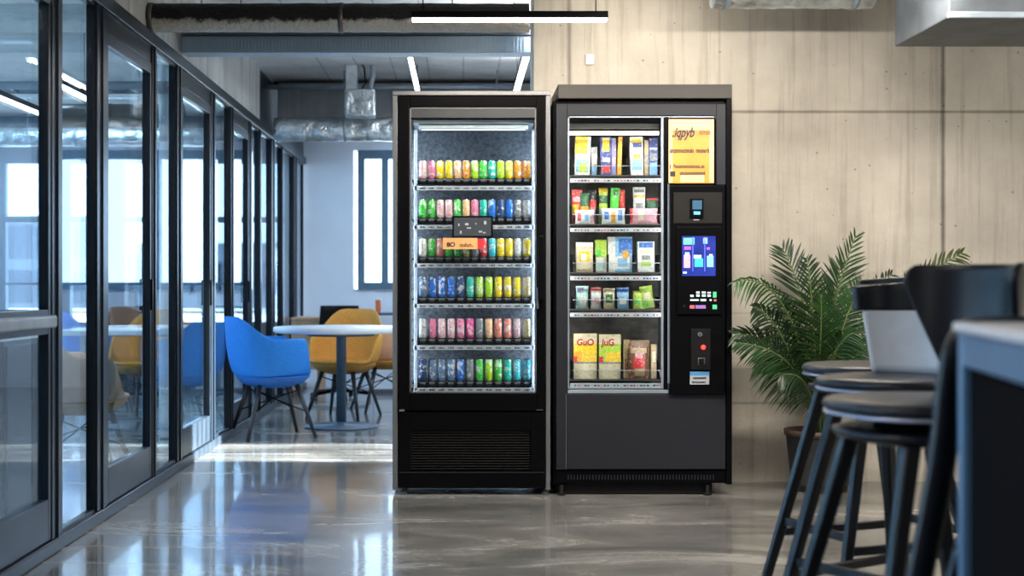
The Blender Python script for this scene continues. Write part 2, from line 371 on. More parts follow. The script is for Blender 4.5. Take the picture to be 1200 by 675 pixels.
# neighbours outside
def building(name, x0, x1, y0, y1, z1, label, nx, nz, face):
    t = thing(name, label, 'building', ((x0+x1)/2, (y0+y1)/2, 0))
    mw = mat('pale_render', (.10, .13, .17), .8); mg = mat('dark_window_glass', (.03, .05, .08), .3)  # glass has one even dark colour
    m = MB(); m.box(x0, x1, y0, y1, 0, z1, mw); m.box(x0-.15, x1+.15, y0-.15, y1+.15, z1, z1+.2, mw); obj('wall', m, t)
    for i in range(nx):
        for j in range(nz):
            m = MB(); zc = (j+.5)*z1/nz
            if face == 'y':
                xc = x0+(i+.5)*(x1-x0)/nx; m.box(xc-.7, xc+.7, y0-.06, y0-.003, zc-.7, zc+.7, mg, .02)
            else:
                yc = y0+(i+.5)*(y1-y0)/nx; m.box(x1+.003, x1+.06, yc-.7, yc+.7, zc-.6, zc+.6, mg, .02)
            obj('window', m, t)
building('office_building', -22, -15.5, 60, 66, 3.9, 'taller blue grey building outside beyond the left office windows', 4, 2, 'y')
building('office_building', -14.2, -8.2, 60, 66, 2.7, 'lower blue grey building outside behind the middle office windows', 5, 1, 'y')
mb = MB(); mb.box(-60, 40, FARY+.3, 90, -.4, -.2, mat('pale_paving', (.5, .52, .52), .9)); mb.box(-60, LX-.2, -20, FARY+.3, -.4, -.2, MATS['pale_paving']); struct('ground', mb)

# ------------------------------------------------------------------ glazed partition on the left
GT = .040                       # thickness
gx0, gx1 = GX-GT, GX
mb = MB(); mb.box(gx0-.01, gx1+.012, 3.2, FARY-.002, 2.286, 2.355, M_framel, .006); struct('trim_header', mb)
mb = MB(); mb.box(gx0-.01, gx1+.012, 3.2, FARY-.002, .0, .055, M_framel, .006); struct('trim_track', mb)
mb = MB(); mb.box(gx0-.06, gx1-.004, 3.2, 10.87, 2.356, CEIL, M_bulk); struct('wall_bulkhead', mb)
mb = MB(); mb.box(gx0-.05, gx1-.014, 10.88, FARY-.01, 2.356, CEIL, M_framel); struct('trim_bulkhead_end', mb)
bays = [('D', 4.22, 5.32), ('M', 5.32, 5.46), ('F', 5.46, 5.98), ('M', 5.98, 6.15), ('D', 6.15, 7.05), ('M', 7.05, 7.15), ('F', 7.15, 7.67), ('M', 7.67, 7.81),
        ('D', 7.81, 8.72), ('M', 8.72, 8.87), ('F', 8.87, 9.46), ('M', 9.46, 9.58), ('D', 9.58, 10.28), ('M', 10.28, 10.4), ('F', 10.4, 10.85), ('M', 10.85, 10.93),
        ('F', 10.93, 11.5), ('M', 11.5, 11.72), ('F', 11.72, 12.2), ('M', 12.2, 12.28), ('F', 12.28, 13.05), ('M', 13.05, 13.3), ('F', 13.3, 13.9), ('F', 3.2, 4.14), ('M', 4.14, 4.22)]
nd = nf = nm = 0
for (t, a, b) in bays:
    if t == 'M':
        nm += 1; m = MB(); m.box(gx0-.006, gx1+.004, a, b, .0555, 2.2855, M_frame, .004)
        if b-a > .1: m.box(gx1+.0042, gx1+.012, (a+b)/2-.012, (a+b)/2+.012, .0555, 2.2855, M_framel)
        struct('trim_%d' % nm, m)
    elif t == 'F':
        nf += 1; r = struct_empty('window_%d' % (nf+8), ((gx0+gx1)/2, (a+b)/2, .055))
        m = MB(); fw = .014
        m.box(gx0+.006, gx1-.006, a, a+fw, .056, 2.285, M_frame); m.box(gx0+.006, gx1-.006, b-fw, b, .056, 2.285, M_frame)
        m.box(gx0+.006, gx1-.006, a+fw, b-fw, .056, .056+fw, M_frame); m.box(gx0+.006, gx1-.006, a+fw, b-fw, 2.285-fw, 2.285, M_frame)
        obj('window_frame', m, r)
        m = MB(); m.box(GX-.034, GX-.022, a+fw, b-fw, .056+fw, 2.285-fw, M_glass); obj('glass_pane', m, r)
    else:
        nd += 1; r = struct_empty('door_%d' % nd, ((gx0+gx1)/2, (a+b)/2, .055))
        first = nd == 1; sw = .036; br = .22; tr = 2.14
        m = MB()
        m.box(gx0, gx1, a+.004, a+sw, .06, tr, M_frame, .003); m.box(gx0, gx1, b-sw, b-.004, .06, tr, M_frame, .003)
        m.box(gx0, gx1, a+sw, b-sw, .06, br, M_framel, .003); m.box(gx0, gx1, a+.004, b-.004, tr, tr+.055, M_framel, .003)
        if first: m.box(gx0, gx1, a+sw, b-sw, .86, .955, M_framel, .003)
        obj('door_frame', m, r)
        m = MB(); m.box(gx0+.004, gx1-.004, a, b, tr+.058, 2.285, M_frame, .002); obj('transom_panel', m, r)
        m = MB()
        if first:
            m.box(GX-.034, GX-.022, a+sw, b-sw, .956, tr-.001, M_glass); m.box(GX-.034, GX-.022, a+sw, b-sw, br+.001, .859, M_glass)
        else: m.box(GX-.034, GX-.022, a+sw, b-sw, br+.001, tr-.001, M_glass)
        obj('glass_pane', m, r)
        m = MB()
        if first:
            m.box(GX+.0005, GX+.035, b-.95, b-.03, .885, .935, M_galv, .01); m.obox((GX+.02, b-.95, .91), (GX+.02, b-1.0, .80), .02, .02, M_black, .004)
        else:
            m.box(GX+.0005, GX+.012, b-.035, b-.015, .92, 1.08, M_black, .003)
        obj('door_handle', m, r)

def lagging():  # foil colour below, near black above, noisy edge between
    m = bpy.data.materials.new('two_tone_lagging'); m.use_nodes = True; n = m.node_tree.nodes; l = m.node_tree.links; b = n['Principled BSDF']
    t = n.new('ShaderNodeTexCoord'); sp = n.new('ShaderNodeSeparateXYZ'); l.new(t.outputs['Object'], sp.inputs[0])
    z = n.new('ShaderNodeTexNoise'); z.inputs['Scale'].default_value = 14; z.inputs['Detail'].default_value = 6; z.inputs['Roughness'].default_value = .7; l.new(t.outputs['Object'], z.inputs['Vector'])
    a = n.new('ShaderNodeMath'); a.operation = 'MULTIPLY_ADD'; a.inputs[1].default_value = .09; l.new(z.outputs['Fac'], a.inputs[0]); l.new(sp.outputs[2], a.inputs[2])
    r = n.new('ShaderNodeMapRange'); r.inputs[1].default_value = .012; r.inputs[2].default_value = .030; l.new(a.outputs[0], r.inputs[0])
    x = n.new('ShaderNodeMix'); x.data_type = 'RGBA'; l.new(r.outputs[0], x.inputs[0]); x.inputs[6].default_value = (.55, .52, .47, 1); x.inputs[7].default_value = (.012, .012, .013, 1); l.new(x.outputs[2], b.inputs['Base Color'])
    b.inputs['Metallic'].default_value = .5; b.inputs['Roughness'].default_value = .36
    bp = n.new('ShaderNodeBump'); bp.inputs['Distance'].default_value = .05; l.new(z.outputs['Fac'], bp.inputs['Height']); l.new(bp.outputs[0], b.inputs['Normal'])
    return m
M_twotone = lagging()
# ------------------------------------------------------------------ services under the ceiling
def duct_x(name, px0, px1, py0, py1, Y, m, label, cat='duct', bands=(), n=20, jitter=.0, extra=0, group=None):
    za, zb2 = ZZ(py0, Y), ZZ(py1, Y); r = (za-zb2)/2; zc = (za+zb2)/2
    x0, x1 = XX(px0, Y), XX(px1, Y)+extra
    t = thing(name, label, cat, (x0, Y, zc), 0, group)
    M = MB(); k = 40; P = []; R = []
    for i in range(k+1):
        P.append((x0+(x1-x0)*i/k, Y, zc)); R.append(r*(1+random.uniform(-jitter, jitter)))
    M.tube(P, R, m, n); o = obj('duct_body', M, t)
    for bx in bands:
        M = MB(); x = XX(bx, Y); M.tube([(x-.012, Y, zc), (x+.012, Y, zc)], r*1.05, M_galv if m is M_foil else M_lag, n); obj('joint_band', M, t)
    for hx in (x0+.25*(x1-x0), x0+.8*(x1-x0)):
        M = MB(); M.tube([(hx, Y, zc+r*.98), (hx, Y, CEIL)], .004, M_galv, 6); obj('hanger_rod', M, t)
    return t
duct_x('insulated_pipe', 170, 620, 4, 38, 7.0, M_twotone, 'dark foil wrapped round pipe under the ceiling, ending at the glass wall', 'pipe', bands=(178, 400), jitter=.025)
duct_x('foil_duct', 322, 458, 138, 166, 11.0, M_foil, 'crumpled silver foil duct above the far window', 'duct', bands=(405,), jitter=.04, extra=1.3)
duct_x('foil_duct', 835, 1022, -50, 10, 6.6, M_foil, 'grey metal duct at the top edge above the concrete wall', 'duct', bands=(850, 1000), jitter=.02)
# second duct inside the glazed office
duct_x('office_duct', 60, 215, 122, 150, 9.4, M_lag, 'dark pipe under the ceiling inside the glazed office', 'pipe', bands=(130,), extra=0)
duct_x('office_duct', -40, 250, 150, 172, 12.6, M_foil, 'foil wrapped duct at the back of the glazed office above its windows', 'duct', bands=(90,), jitter=.03)
t = thing('cable_tray', 'thin steel cable tray crossing under the ceiling of the glazed office', 'cable tray', W(20, 100, 8.4))
M = MB(); a = W(-30, 100, 8.4); b = W(205, 100, 8.4)
for yy in (8.4, 8.6): M.obox((a.x, yy, a.z), (b.x, yy, a.z), .012, .05, M_galv)
x = a.x+.05
while x < b.x-.05: M.box(x, x+.015, 8.407, 8.593, a.z-.02, a.z-.008, M_galv); x += .15
obj('tray', M, t)
for xx in (a.x+.5, b.x-.2): M = MB(); M.tube([(xx, 8.5, a.z-.01), (xx, 8.5, CEIL)], .005, M_galv, 6); obj('hanger_rod', M, t)
# grooved metal beam
t = thing('ribbed_beam', 'blue grey ribbed metal beam spanning below the foil wrapped pipe', 'beam', (XX(212, 7.72), 7.72, ZZ(62, 7.72)))
M = MB(); x0, x1 = XX(213, 7.72), XX(624, 7.72); z0, z1 = ZZ(62, 7.72), ZZ(43, 7.72)
M.box(x0, x1, 7.72, 7.86, z0, z1+.005, M_beam, .004)
x = x0+.05
while x < x1-.05:
    M.box(x, x+.006, 7.714, 7.7195, z0+.008, z1-.012, M_beam); x += .019
obj('ribbed_web', M, t)
M = MB(); M.box(x0, x1, 7.70, 7.88, z1+.006, z1+.03, mat('beam_flange', (.12, .15, .18), .4, .6), .004); obj('top_flange', M, t)
M = MB()
for hx in (x0+.1, x1-.1): M.tube([(hx, 7.79, z1+.03), (hx, 7.79, CEIL)], .006, M_galv, 6)
obj('hanger_rod', M, t)
# downstand beam and boxes at the far end of the corridor
mb = MB(); mb.box(GX+.06, RX, 11.45, 11.75, ZZ(158, 11.45), ZZ(97, 11.45), concrete('grey_beam_concrete', (.27, .28, .29), [('X', -.9, .006, .4), ('X', -.3, .006, .4)]), .01); mb.box(GX, RX, 11.62, 11.9, ZZ(97, 11.45), CEIL, M_blackm); struct('trim_downstand', mb)
def rod(name, pts, r, m, label, cat, n=10):
    M = MB(); M.tube(pts, r, m, n); o = obj(name, M, loc=pts[0]); tag(o, label, cat); return o
rod('steel_conduit', [W(305, 82, 11.1), W(612, 82, 11.1)], .015, M_galv, 'thin steel conduit just under the far ceiling, upper of two', 'pipe')
rod('steel_conduit', [W(312, 102, 11.25), W(612, 102, 11.25)], .02, M_galv, 'steel conduit crossing in front of the grey beam, lower of two', 'pipe')
t = thing('duct_riser', 'pale metal riser dropping from the ceiling to the foil duct', 'duct', W(418, 138, 10.7))
M = MB(); a = W(405, 134, 10.7); b = W(418, 62, 10.7); M.box(a.x, b.x, 10.7, 10.8, a.z, CEIL, mat('pale_galvanised', (.6, .66, .7), .4, .5, var=.2), .006); obj('riser_box', M, t)
M = MB(); M.tube([W(434, 134, 10.75), W(434, 100, 10.75), W(437, 90, 10.75), W(437, 60, 10.75)], .022, M_galv); obj('side_pipe', M, t)
M = MB(); M.tube([W(419, 64, 10.72), W(427, 80, 10.72), W(428, 98, 10.72), W(424, 104, 10.72)], .006, M_black, 6); obj('cable', M, t)
M = MB(); M.box(a.x-.01, XX(440, 10.7), 10.68, 10.82, ZZ(137, 10.7), ZZ(104, 10.7), M_foil, .02); obj('foil_sleeve', M, t)
# wall unit / box at the top right corner
t = thing('ceiling_box_duct', 'grey rectangular duct end at the top right corner', 'duct', (XX(1112, 5.6), 5.6, ZZ(20, 5.6)))
M = MB(); M.box(XX(1112, 5.6), XX(1112, 5.6)+.9, 5.6, 6.3, ZZ(20, 5.6), CEIL, mat('box_duct_metal', (.10, .115, .135), .5, .3, var=.3, scale=6), .006); obj('duct_body', M, t)
M = MB(); M.box(XX(1112, 5.6)-.008, XX(1112, 5.6)+.92, 5.585, 5.6, ZZ(20, 5.6)-.006, ZZ(20, 5.6)+.02, M_galv, .003); obj('duct_flange', M, t)

# ------------------------------------------------------------------ linear lamps
def linear_lamp(name, a, b, label, md, wd=.05, ht=.045, cables=True, power=0, col=(1, 1, 1), group=None, tilt=0, up=0):
    a = Vector(a); b = Vector(b); d = (b-a); L = d.length; mid = (a+b)/2
    t = thing(name, label, 'lamp', mid, 0, group)
    M = MB(); M.obox(a, b, wd, ht, M_black, .003); obj('housing', M, t)
    M = MB(); o = Vector((0, 0, -ht/2-.006)); M.obox(a+o+d*.005, b+o-d*.005, wd*.8, .0115, md); obj('diffuser', M, t)
    if cables:
        for f in (.06, .94):
            p = a+d*f; M = MB(); M.tube([p+Vector((0, 0, ht/2)), (p.x, p.y, CEIL)], .0025, M_black, 6); obj('suspension_cable', M, t)
    if power:
        area(name+'_light', mid+Vector((0, 0, -ht/2-.02)), (tilt, 0, math.atan2(d.y, d.x)), L*.97, wd*.75, power, col)
    if up: area(name+'_uplight', mid+Vector((0, 0, ht/2+.01)), (PI, 0, math.atan2(d.y, d.x)), L*.97, wd*.75, up, col)  # upward light added to brighten the ceiling
    return t
LY = 6.2
linear_lamp('pendant_lamp', W(482, 18, LY), W(712, 18, LY), 'black linear pendant lamp with a warm light strip over the two machines', M_ledw, .06, .03, power=9, col=(1, .86, .70), tilt=.15)
linear_lamp('tube_lamp', (XX(605, 10.2), 7.35, 2.52), (XX(605, 10.2), 10.2, 2.52), 'white tube lamp running away above the right end of the drinks cooler', M_tube, .05, .04, power=7, col=(.95, .97, 1), up=30)
linear_lamp('tube_lamp', (-.34, 9.2, 2.6), (-.34, 10.8, 2.6), 'slim white tube lamp running away above the left end of the drinks cooler', M_tube, .04, .03, power=3, col=(.9, .95, 1))
linear_lamp('office_pendant', (-2.58, 7.3, 2.12), (-2.58, 8.75, 2.12), 'glowing linear lamp inside the glazed office, left one', M_ledw, .05, .03, power=5, col=(1, .9, .8))
linear_lamp('office_pendant', (-2.11, 7.1, 2.12), (-2.11, 7.98, 2.12), 'glowing linear lamp inside the glazed office, right one', M_ledw, .05, .03, power=3, col=(1, .9, .8))
for i, (x, y) in enumerate(ROOM_FILL):
    t = thing('ceiling_lamp', 'white batten fill lamp added on the ceiling out of the frame', 'lamp', (x, y, 2.7), 0, 'added fill lamps behind the camera')
    M = MB(); M.box(x-.09, x+.09, y-.7, y+.7, 2.62, CEIL-.001, M_white, .01); obj('housing', M, t)
for i, (x, y) in enumerate(WALL_FILL):
    t = thing('wall_washer', 'black linear fill lamp added above the frame to brighten the concrete wall', 'lamp', (x, y, 2.41), 0, 'added fill lamps above the frame')
    M = MB(); M.box(x-.58, x+.58, y-.045, y+.045, 2.385, 2.43, M_black, .004); obj('housing', M, t)
    for q in (-.5, .5):
        M = MB(); M.tube([(x+q, y, 2.43), (x+q, y, CEIL)], .003, M_black, 6); obj('suspension_cable', M, t)

t = thing('wall_washer', 'short black fill lamp added under the ceiling above the snack machine, out of the frame', 'lamp', (.86, 6.72, 2.64))  # housing for the lamp added to brighten the wall
M = MB(); M.box(.55, 1.17, 6.69, 6.75, 2.62, 2.66, M_black, .004); obj('housing', M, t)
M = MB(); M.tube([(.86, 6.72, 2.66), (.86, 6.72, CEIL)], .004, M_black, 6); obj('suspension_cable', M, t)
# ------------------------------------------------------------------ drinks cooler
MY = 6.83
def mx(p): return XX(p, MY)
def mz(p): return ZZ(p, MY)
cool = thing('drinks_cooler', 'tall black glass-door drinks cooler with silver edges, full of cans', 'drinks machine', ((mx(460)+mx(645))/2, MY+.22, 0))
CB = WALLY-.02                  # back of the machines
M = MB()
M.box(mx(460), mx(466), MY-.004, CB, mz(574), mz(112), M_silver, .003)
M.box(mx(639.5), mx(645), MY-.004, CB, mz(574), mz(112), M_silver, .003)
obj('side_panel', M, cool)
M = MB(); M.box(mx(460), mx(645), MY-.006, CB, mz(112)+.0005, mz(106.5), M_silver, .003); obj('top_cap', M, cool)
M = MB()
M.box(mx(466.2), mx(639.3), CB-.02, CB, mz(572), mz(112.5), M_blackm)
M.box(mx(466.2), mx(639.3), MY+.045, CB-.021, mz(126), mz(112.5), M_blackm)
M.box(mx(466.2), mx(639.3), MY+.03, CB-.021, mz(572), mz(462), M_blackm)
obj('cabinet', M, cool)
M = MB()                        # light inner liner
M.box(mx(473.6), mx(634.9), CB-.035, CB-.0215, mz(461.5), mz(126.5), M_liner)
M.box(mx(466.4), mx(473.5), MY+.045, CB-.036, mz(461.5), mz(126.5), M_liner)
M.box(mx(635), mx(639.1), MY+.045, CB-.036, mz(461.5), mz(126.5), M_liner)
M.box(mx(473.6), mx(634.9), MY+.045, CB-.036, mz(139), mz(126.5), M_linerd)
obj('liner', M, cool)
M = MB(); M.box(mx(490), mx(620), MY+.06, MY+.14, mz(150), mz(144), mat('lamp_cover', (.6, .66, .72), .3, .3), .008, 3); M.box(mx(484), mx(626), MY+.05, CB-.04, mz(143.5), mz(139.2), MATS['lamp_cover']); obj('lamp_cover', M, cool)
for p0, p1 in ((473.7, 475), (633.5, 634.8)):
    M = MB(); M.box(mx(p0), mx(p1), MY+.05, MY+.062, mz(458), mz(150), M_led, .002); obj('led_strip', M, cool)
for p0, p1 in ((484.5, 488.5), (624, 627)):  # pale bars added for the lit strip along the side walls
    M = MB(); M.box(mx(p0), mx(p1), MY+.075, MY+.085, mz(459), mz(150), mat('pale_side_light', (.34, .40, .48), .35, .3, var=.25, scale=30), .002); obj('lit_side_bar', M, cool)
# door
door = MB()
door.box(mx(467), mx(480), MY-.012, MY+.035, mz(481), mz(113), M_black, .004); door.box(mx(628.5), mx(638.8), MY-.012, MY+.035, mz(481), mz(113), M_black, .004)
door.box(mx(480), mx(628.5), MY-.012, MY+.035, mz(125.5), mz(113), M_black, .003); door.box(mx(480), mx(628.5), MY-.012, MY+.035, mz(481), mz(460.5), M_black, .003)
door = obj('door', door, cool)
M = MB(); M.box(mx(480), mx(628.5), MY+.004, MY+.010, mz(460.5), mz(125.5), M_clear); obj('glass_pane', M, door)
M = MB(); a = 1.2
for (p, q) in (((480.2, 482), (125.6, 460.4)), ((626.8, 628.3), (125.6, 460.4))): M.box(mx(p[0]), mx(p[1]), MY-.002, MY+.003, mz(q[1]), mz(q[0]), M_silver)
M.box(mx(480.2), mx(628.3), MY-.002, MY+.003, mz(460.4), mz(459), M_silver); M.box(mx(480.2), mx(628.3), MY-.002, MY+.003, mz(127.5), mz(125.6), M_silver)
obj('glazing_bead', M, door)
M = MB(); M.box(mx(481.5), mx(627), MY-.001, MY+.003, mz(138), mz(128), mat('grey_door_band', (.05, .056, .062), .35, .2)); obj('header_band', M, door)
M = MB(); M.box(mx(630), mx(637), MY-.05, MY-.0125, mz(352), mz(276), M_black, .008, 3); M.box(mx(628.6), mx(631), MY-.03, MY-.0125, mz(362), mz(337), M_silver, .004); obj('door_handle', M, door)
M = MB(); M.box(mx(468), mx(474), MY-.016, MY-.0125, mz(482), mz(479.5), M_silver); obj('hinge_plate', M, door)
M = MB(); M.box(mx(628), mx(636), MY-.016, MY-.0125, mz(480.5), mz(479.8), M_silver); obj('hinge_plate', M, door)
# lower front with grille
lp = MB()
lp.box(mx(467), mx(480.5), MY-.006, MY+.028, mz(572), mz(483), M_black, .003); lp.box(mx(622), mx(638.8), MY-.006, MY+.028, mz(572), mz(483), M_black, .003)
lp.box(mx(480.5), mx(622), MY-.006, MY+.028, mz(504.5), mz(483), M_black); lp.box(mx(480.5), mx(622), MY-.006, MY+.028, mz(572), mz(552), M_black)
lp = obj('lower_panel', lp, cool)
M = MB(); Mgr = mat('bronze_grille', (.022, .019, .017), .45, .3)
for i in range(15):
    z = mz(551)+(mz(505)-mz(551))*(i+.5)/15
    M.obox((mx(481), MY+.008, z), (mx(621.5), MY+.008, z), .012, .0045, Mgr)
obj('grille', M, lp)
M = MB(); M.box(mx(467), mx(638.8), MY-.009, MY-.0065, mz(554), mz(552.8), M_chgrey); obj('panel_seam', M, lp)
for fx in (468, 634.5):
    for fy in (MY+.03, CB-.06):
        M = MB(); M.lathe([(0, 0), (.018, 0), (.018, .012), (.008, .014), (.008, mz(574)+.01), (0, mz(574)+.01)], M_silver, 12, (mx(fx)+.02, fy, 0)); obj('foot', M, cool)
# shelves
cans_rows = [(188, 211, 218, 223, 13), (233.5, 257, 264, 268.5, 13), (279, 302.5, 309, 313.5, 13), (324, 350, 356, 361, 12), (373, 398, 405, 410, 12), (421, 448, 454.5, 459, 12)]
CY = 6.955                      # centre line of the front cans
for ri, (pt, pb, s0, s1, nc) in enumerate(cans_rows):
    zt_ = ZZ(pb, CY-.02)
    sh = MB(); sh.box(mx(482), mx(628), CY-.032, CB-.037, zt_-.008, zt_-.0005, M_black)
    nn_ = nc
    xa, xb = XX(495.5, CY), XX(617, CY)
    for c in range(nc+1):
        x = xa+(xb-xa)*(c-.5)/(nc-1); sh.box(x-.0012, x+.0012, CY-.032, CY+.10, zt_, zt_+.016, M_black)
    for c in range(nc):
        x = xa+(xb-xa)*c/(nc-1); sh.box(x-.014, x+.014, CY-.036, CY-.0325, zt_-.02, zt_+.004, mat('grey_tray_clip', (.10, .11, .125), .4), .002)
    sh.box(mx(487), mx(623), CY-.036, CY-.0322, zt_-.026, zt_-.008, M_black)
    sh = obj('shelf', sh, cool)
    M = MB(); z0, z1 = ZZ(s1, CY-.045), ZZ(s0, CY-.045)
    M.box(XX(485, CY), XX(626, CY), CY-.050, CY-.045, z0, z1, M_strip, .001)
    st = obj('price_strip', M, sh)
    M = MB()
    for c in range(nc):
        x = xa+(xb-xa)*c/(nc-1)
        for q in range(5):
            xq = x-.014+q*.0058; M.box(xq, xq+random.uniform(.003, .005), CY-.0512, CY-.0502, z0+.006, z0+random.uniform(.012, .016), M_ink)
    obj('printed_marks', M, st)
# cans: one material, colour carried by each can
def can_material():
    m = bpy.data.materials.new('printed_can'); m.use_nodes = True; n = m.node_tree.nodes; l = m.node_tree.links
    b = n['Principled BSDF']; b.inputs['Roughness'].default_value = .28; b.inputs['Metallic'].default_value = .15; b.inputs['Coat Weight'].default_value = .3
    oi = n.new('ShaderNodeObjectInfo'); t = n.new('ShaderNodeTexCoord')
    ad = n.new('ShaderNodeVectorMath'); ad.operation = 'ADD'; l.new(t.outputs['Object'], ad.inputs[0])
    sc = n.new('ShaderNodeVectorMath'); sc.operation = 'SCALE'; sc.inputs[3].default_value = 3.0
    l.new(oi.outputs['Location'], sc.inputs[0]); l.new(sc.outputs[0], ad.inputs[1])
    nz = n.new('ShaderNodeTexNoise'); nz.inputs['Scale'].default_value = 42; nz.inputs['Detail'].default_value = 2; l.new(ad.outputs[0], nz.inputs['Vector'])
    r = n.new('ShaderNodeValToRGB'); r.color_ramp.elements[0].position = .54; r.color_ramp.elements[1].position = .57; l.new(nz.outputs['Fac'], r.inputs[0])
    sp = n.new('ShaderNodeSeparateXYZ'); l.new(t.outputs['Object'], sp.inputs[0])
    band = n.new('ShaderNodeMapRange'); band.inputs[1].default_value = .022; band.inputs[2].default_value = .024; l.new(sp.outputs[2], band.inputs[0])
    mp = n.new('ShaderNodeMath'); mp.operation = 'MULTIPLY'; l.new(r.outputs[0], mp.inputs[0]); l.new(band.outputs[0], mp.inputs[1])
    m2 = n.new('ShaderNodeMath'); m2.operation = 'MULTIPLY'; m2.inputs[1].default_value = .62; l.new(mp.outputs[0], m2.inputs[0])
    x = n.new('ShaderNodeMix'); x.data_type = 'RGBA'; l.new(m2.outputs[0], x.inputs[0]); l.new(oi.outputs['Color'], x.inputs[6]); x.inputs[7].default_value = (.9, .9, .86, 1)
    # dark printing
    v = n.new('ShaderNodeTexNoise'); v.inputs['Scale'].default_value = 130; l.new(ad.outputs[0], v.inputs['Vector'])
    vr = n.new('ShaderNodeMapRange'); vr.inputs[1].default_value = .38; vr.inputs[2].default_value = .42; vr.inputs[3].default_value = .35; vr.inputs[4].default_value = 1; l.new(v.outputs['Fac'], vr.inputs[0])
    x2 = n.new('ShaderNodeMix'); x2.data_type = 'RGBA'; x2.blend_type = 'MULTIPLY'; x2.inputs[0].default_value = .8; l.new(x.outputs[2], x2.inputs[6]); l.new(vr.outputs[0], x2.inputs[7])
    l.new(x2.outputs[2], b.inputs['Base Color'])
    return m
M_can = can_material()
def can_mesh(r, h):
    M = MB(); M.lathe([(0, .003), (r*.72, 0), (r*.8, .002), (r, .008), (r, h-.012), (r*.8, h-.002), (r*.82, h), (r*.74, h-.002), (0, h-.003)], M_can, 20,
                      mats=[M_chrome, M_chrome, M_chrome, M_can, M_can, M_chrome, M_chrome, M_chrome])
    return M
C = dict(pink=(.85, .22, .40), palepink=(.85, .5, .55), hotpink=(.85, .06, .32), yellow=(.9, .68, .02), orange=(.92, .36, .04), peach=(.92, .55, .3), lime=(.45, .8, .03), green=(.08, .62, .08),
         teal=(.02, .55, .42), cyan=(.05, .6, .75), blue=(.02, .17, .68), navy=(.03, .07, .2), steel=(.14, .24, .42), grey=(.25, .26, .28), silver=(.55, .58, .62), white=(.8, .82, .8), red=(.75, .05, .06),
         salmon=(.85, .28, .22), cream=(.9, .75, .4), black=(.03, .03, .035), olive=(.4, .38, .08))
rows = [['palepink', 'pink', 'yellow', 'yellow', 'peach', 'orange', 'lime', 'green', 'teal', 'lime', 'yellow', 'orange', 'orange'],
        ['green', 'green', 'palepink', 'palepink', 'green', 'peach', 'pink', 'teal', 'blue', 'navy', 'blue', 'grey', 'silver'],
        ['white', 'green', 'salmon', 'green', 'green', 'olive', 'grey', 'red', 'cyan', 'yellow', 'yellow', 'silver', 'yellow'],
        ['steel', 'blue', 'blue', 'blue', 'navy', 'teal', 'lime', 'lime', 'yellow', 'yellow', 'yellow', 'cream'],
        ['silver', 'pink', 'palepink', 'palepink', 'pink', 'hotpink', 'grey', 'peach', 'salmon', 'salmon', 'palepink', 'cream'],
        ['navy', 'steel', 'steel', 'steel', 'blue', 'grey', 'green', 'lime', 'green', 'teal', 'cyan', 'cyan']]
ORD = ['first', 'second', 'third', 'fourth', 'fifth', 'sixth', 'seventh', 'eighth', 'ninth', 'tenth', 'eleventh', 'twelfth', 'thirteenth']
SH = ['top', 'second', 'third', 'fourth', 'fifth', 'bottom']
NICE = dict(palepink='pale pink', hotpink='hot pink', steel='steel blue', navy='navy blue', teal='teal green', lime='lime green', silver='silver grey', cream='cream yellow', olive='olive green', grey='dark grey')
protoc = {}
for ri, (pt, pb, s0, s1, nc) in enumerate(cans_rows):
    z = ZZ(pb, CY-.02); h = ZZ(pt, CY-.02)-z
    xa, xb = XX(495.5, CY), XX(617, CY)
    key = round(h, 3)
    for c in range(nc):
        x = xa+(xb-xa)*c/(nc-1)
        if key not in protoc: o = obj('drink_can', can_mesh(.0200, h)); protoc[key] = o
        else: o = protoc[key].copy(); COL.objects.link(o)
        o.location = (x, CY, z+.0002); o.rotation_euler = (0, 0, random.uniform(-.6, .6))
        cn = rows[ri][c]; cc = C[cn]; o.color = (cc[0], cc[1], cc[2], 1)
        tag(o, '%s drink can, %s from the left on the %s shelf of the drinks cooler' % (NICE.get(cn, cn), ORD[c], SH[ri]), 'can', 'drink cans on the cooler shelves')
# screen and orange label on the glass door
M = MB(); M.box(mx(530), mx(577.5), MY-.004, MY+.0035, mz(278), mz(253), M_black, .002); ds = obj('door_display', M, door)
M = MB(); M.box(mx(532), mx(575.5), MY-.0055, MY-.0043, mz(276.5), mz(255), mat('grey_display_face', (.05, .06, .075), .3)); obj('display_face', M, ds)
M = MB()
for (a, b, c_, d_) in ((537, 538.5, 262, 265), (545, 549, 261.5, 264), (557, 558.5, 261.5, 263), (567, 570, 259, 263), (547, 552, 266.5, 268), (539, 541, 270.5, 274), (561, 565, 270.5, 272.5), (566, 569, 272, 273.5)): M.box(mx(a), mx(b), MY-.0063, MY-.0056, mz(d_), mz(c_), M_strip)
obj('display_marks', M, ds)
M = MB(); M.box(mx(519), mx(559.5), MY-.003, MY+.0035, mz(292), mz(279), mat('orange_sticker', (.85, .42, .16), .5)); M.box(mx(559.6), mx(567), MY-.002, MY+.0035, mz(292), mz(280), mat('red_sticker', (.6, .03, .05), .5)); sk = obj('orange_sticker', M, door)
text_obj('sticker_lettering', '8O', .030, M_ink, sk, (mx(523.5), MY-.0036, mz(289)), 1.05, font_w=.001)
text_obj('sticker_lettering', 'oulun..', .028, M_ink, sk, (mx(538.5), MY-.0036, mz(289)), .95, font_w=.0006)
area('cooler_led_left', (mx(476.3), MY+.058, mz(304)), (0, 0, 0), .02, 1.3, 1.0, (.78, .89, 1)).rotation_euler = Matrix(((0, .0, -.80), (0, 0, -.6), (-1, 0, 0))).to_3x3().to_euler()
for o in [bpy.data.objects['cooler_led_left']]:
    o.data.size = 1.3; o.data.size_y = .02; o.rotation_euler = Vector((.75, .66, 0)).to_track_quat('-Z', 'X').to_euler()
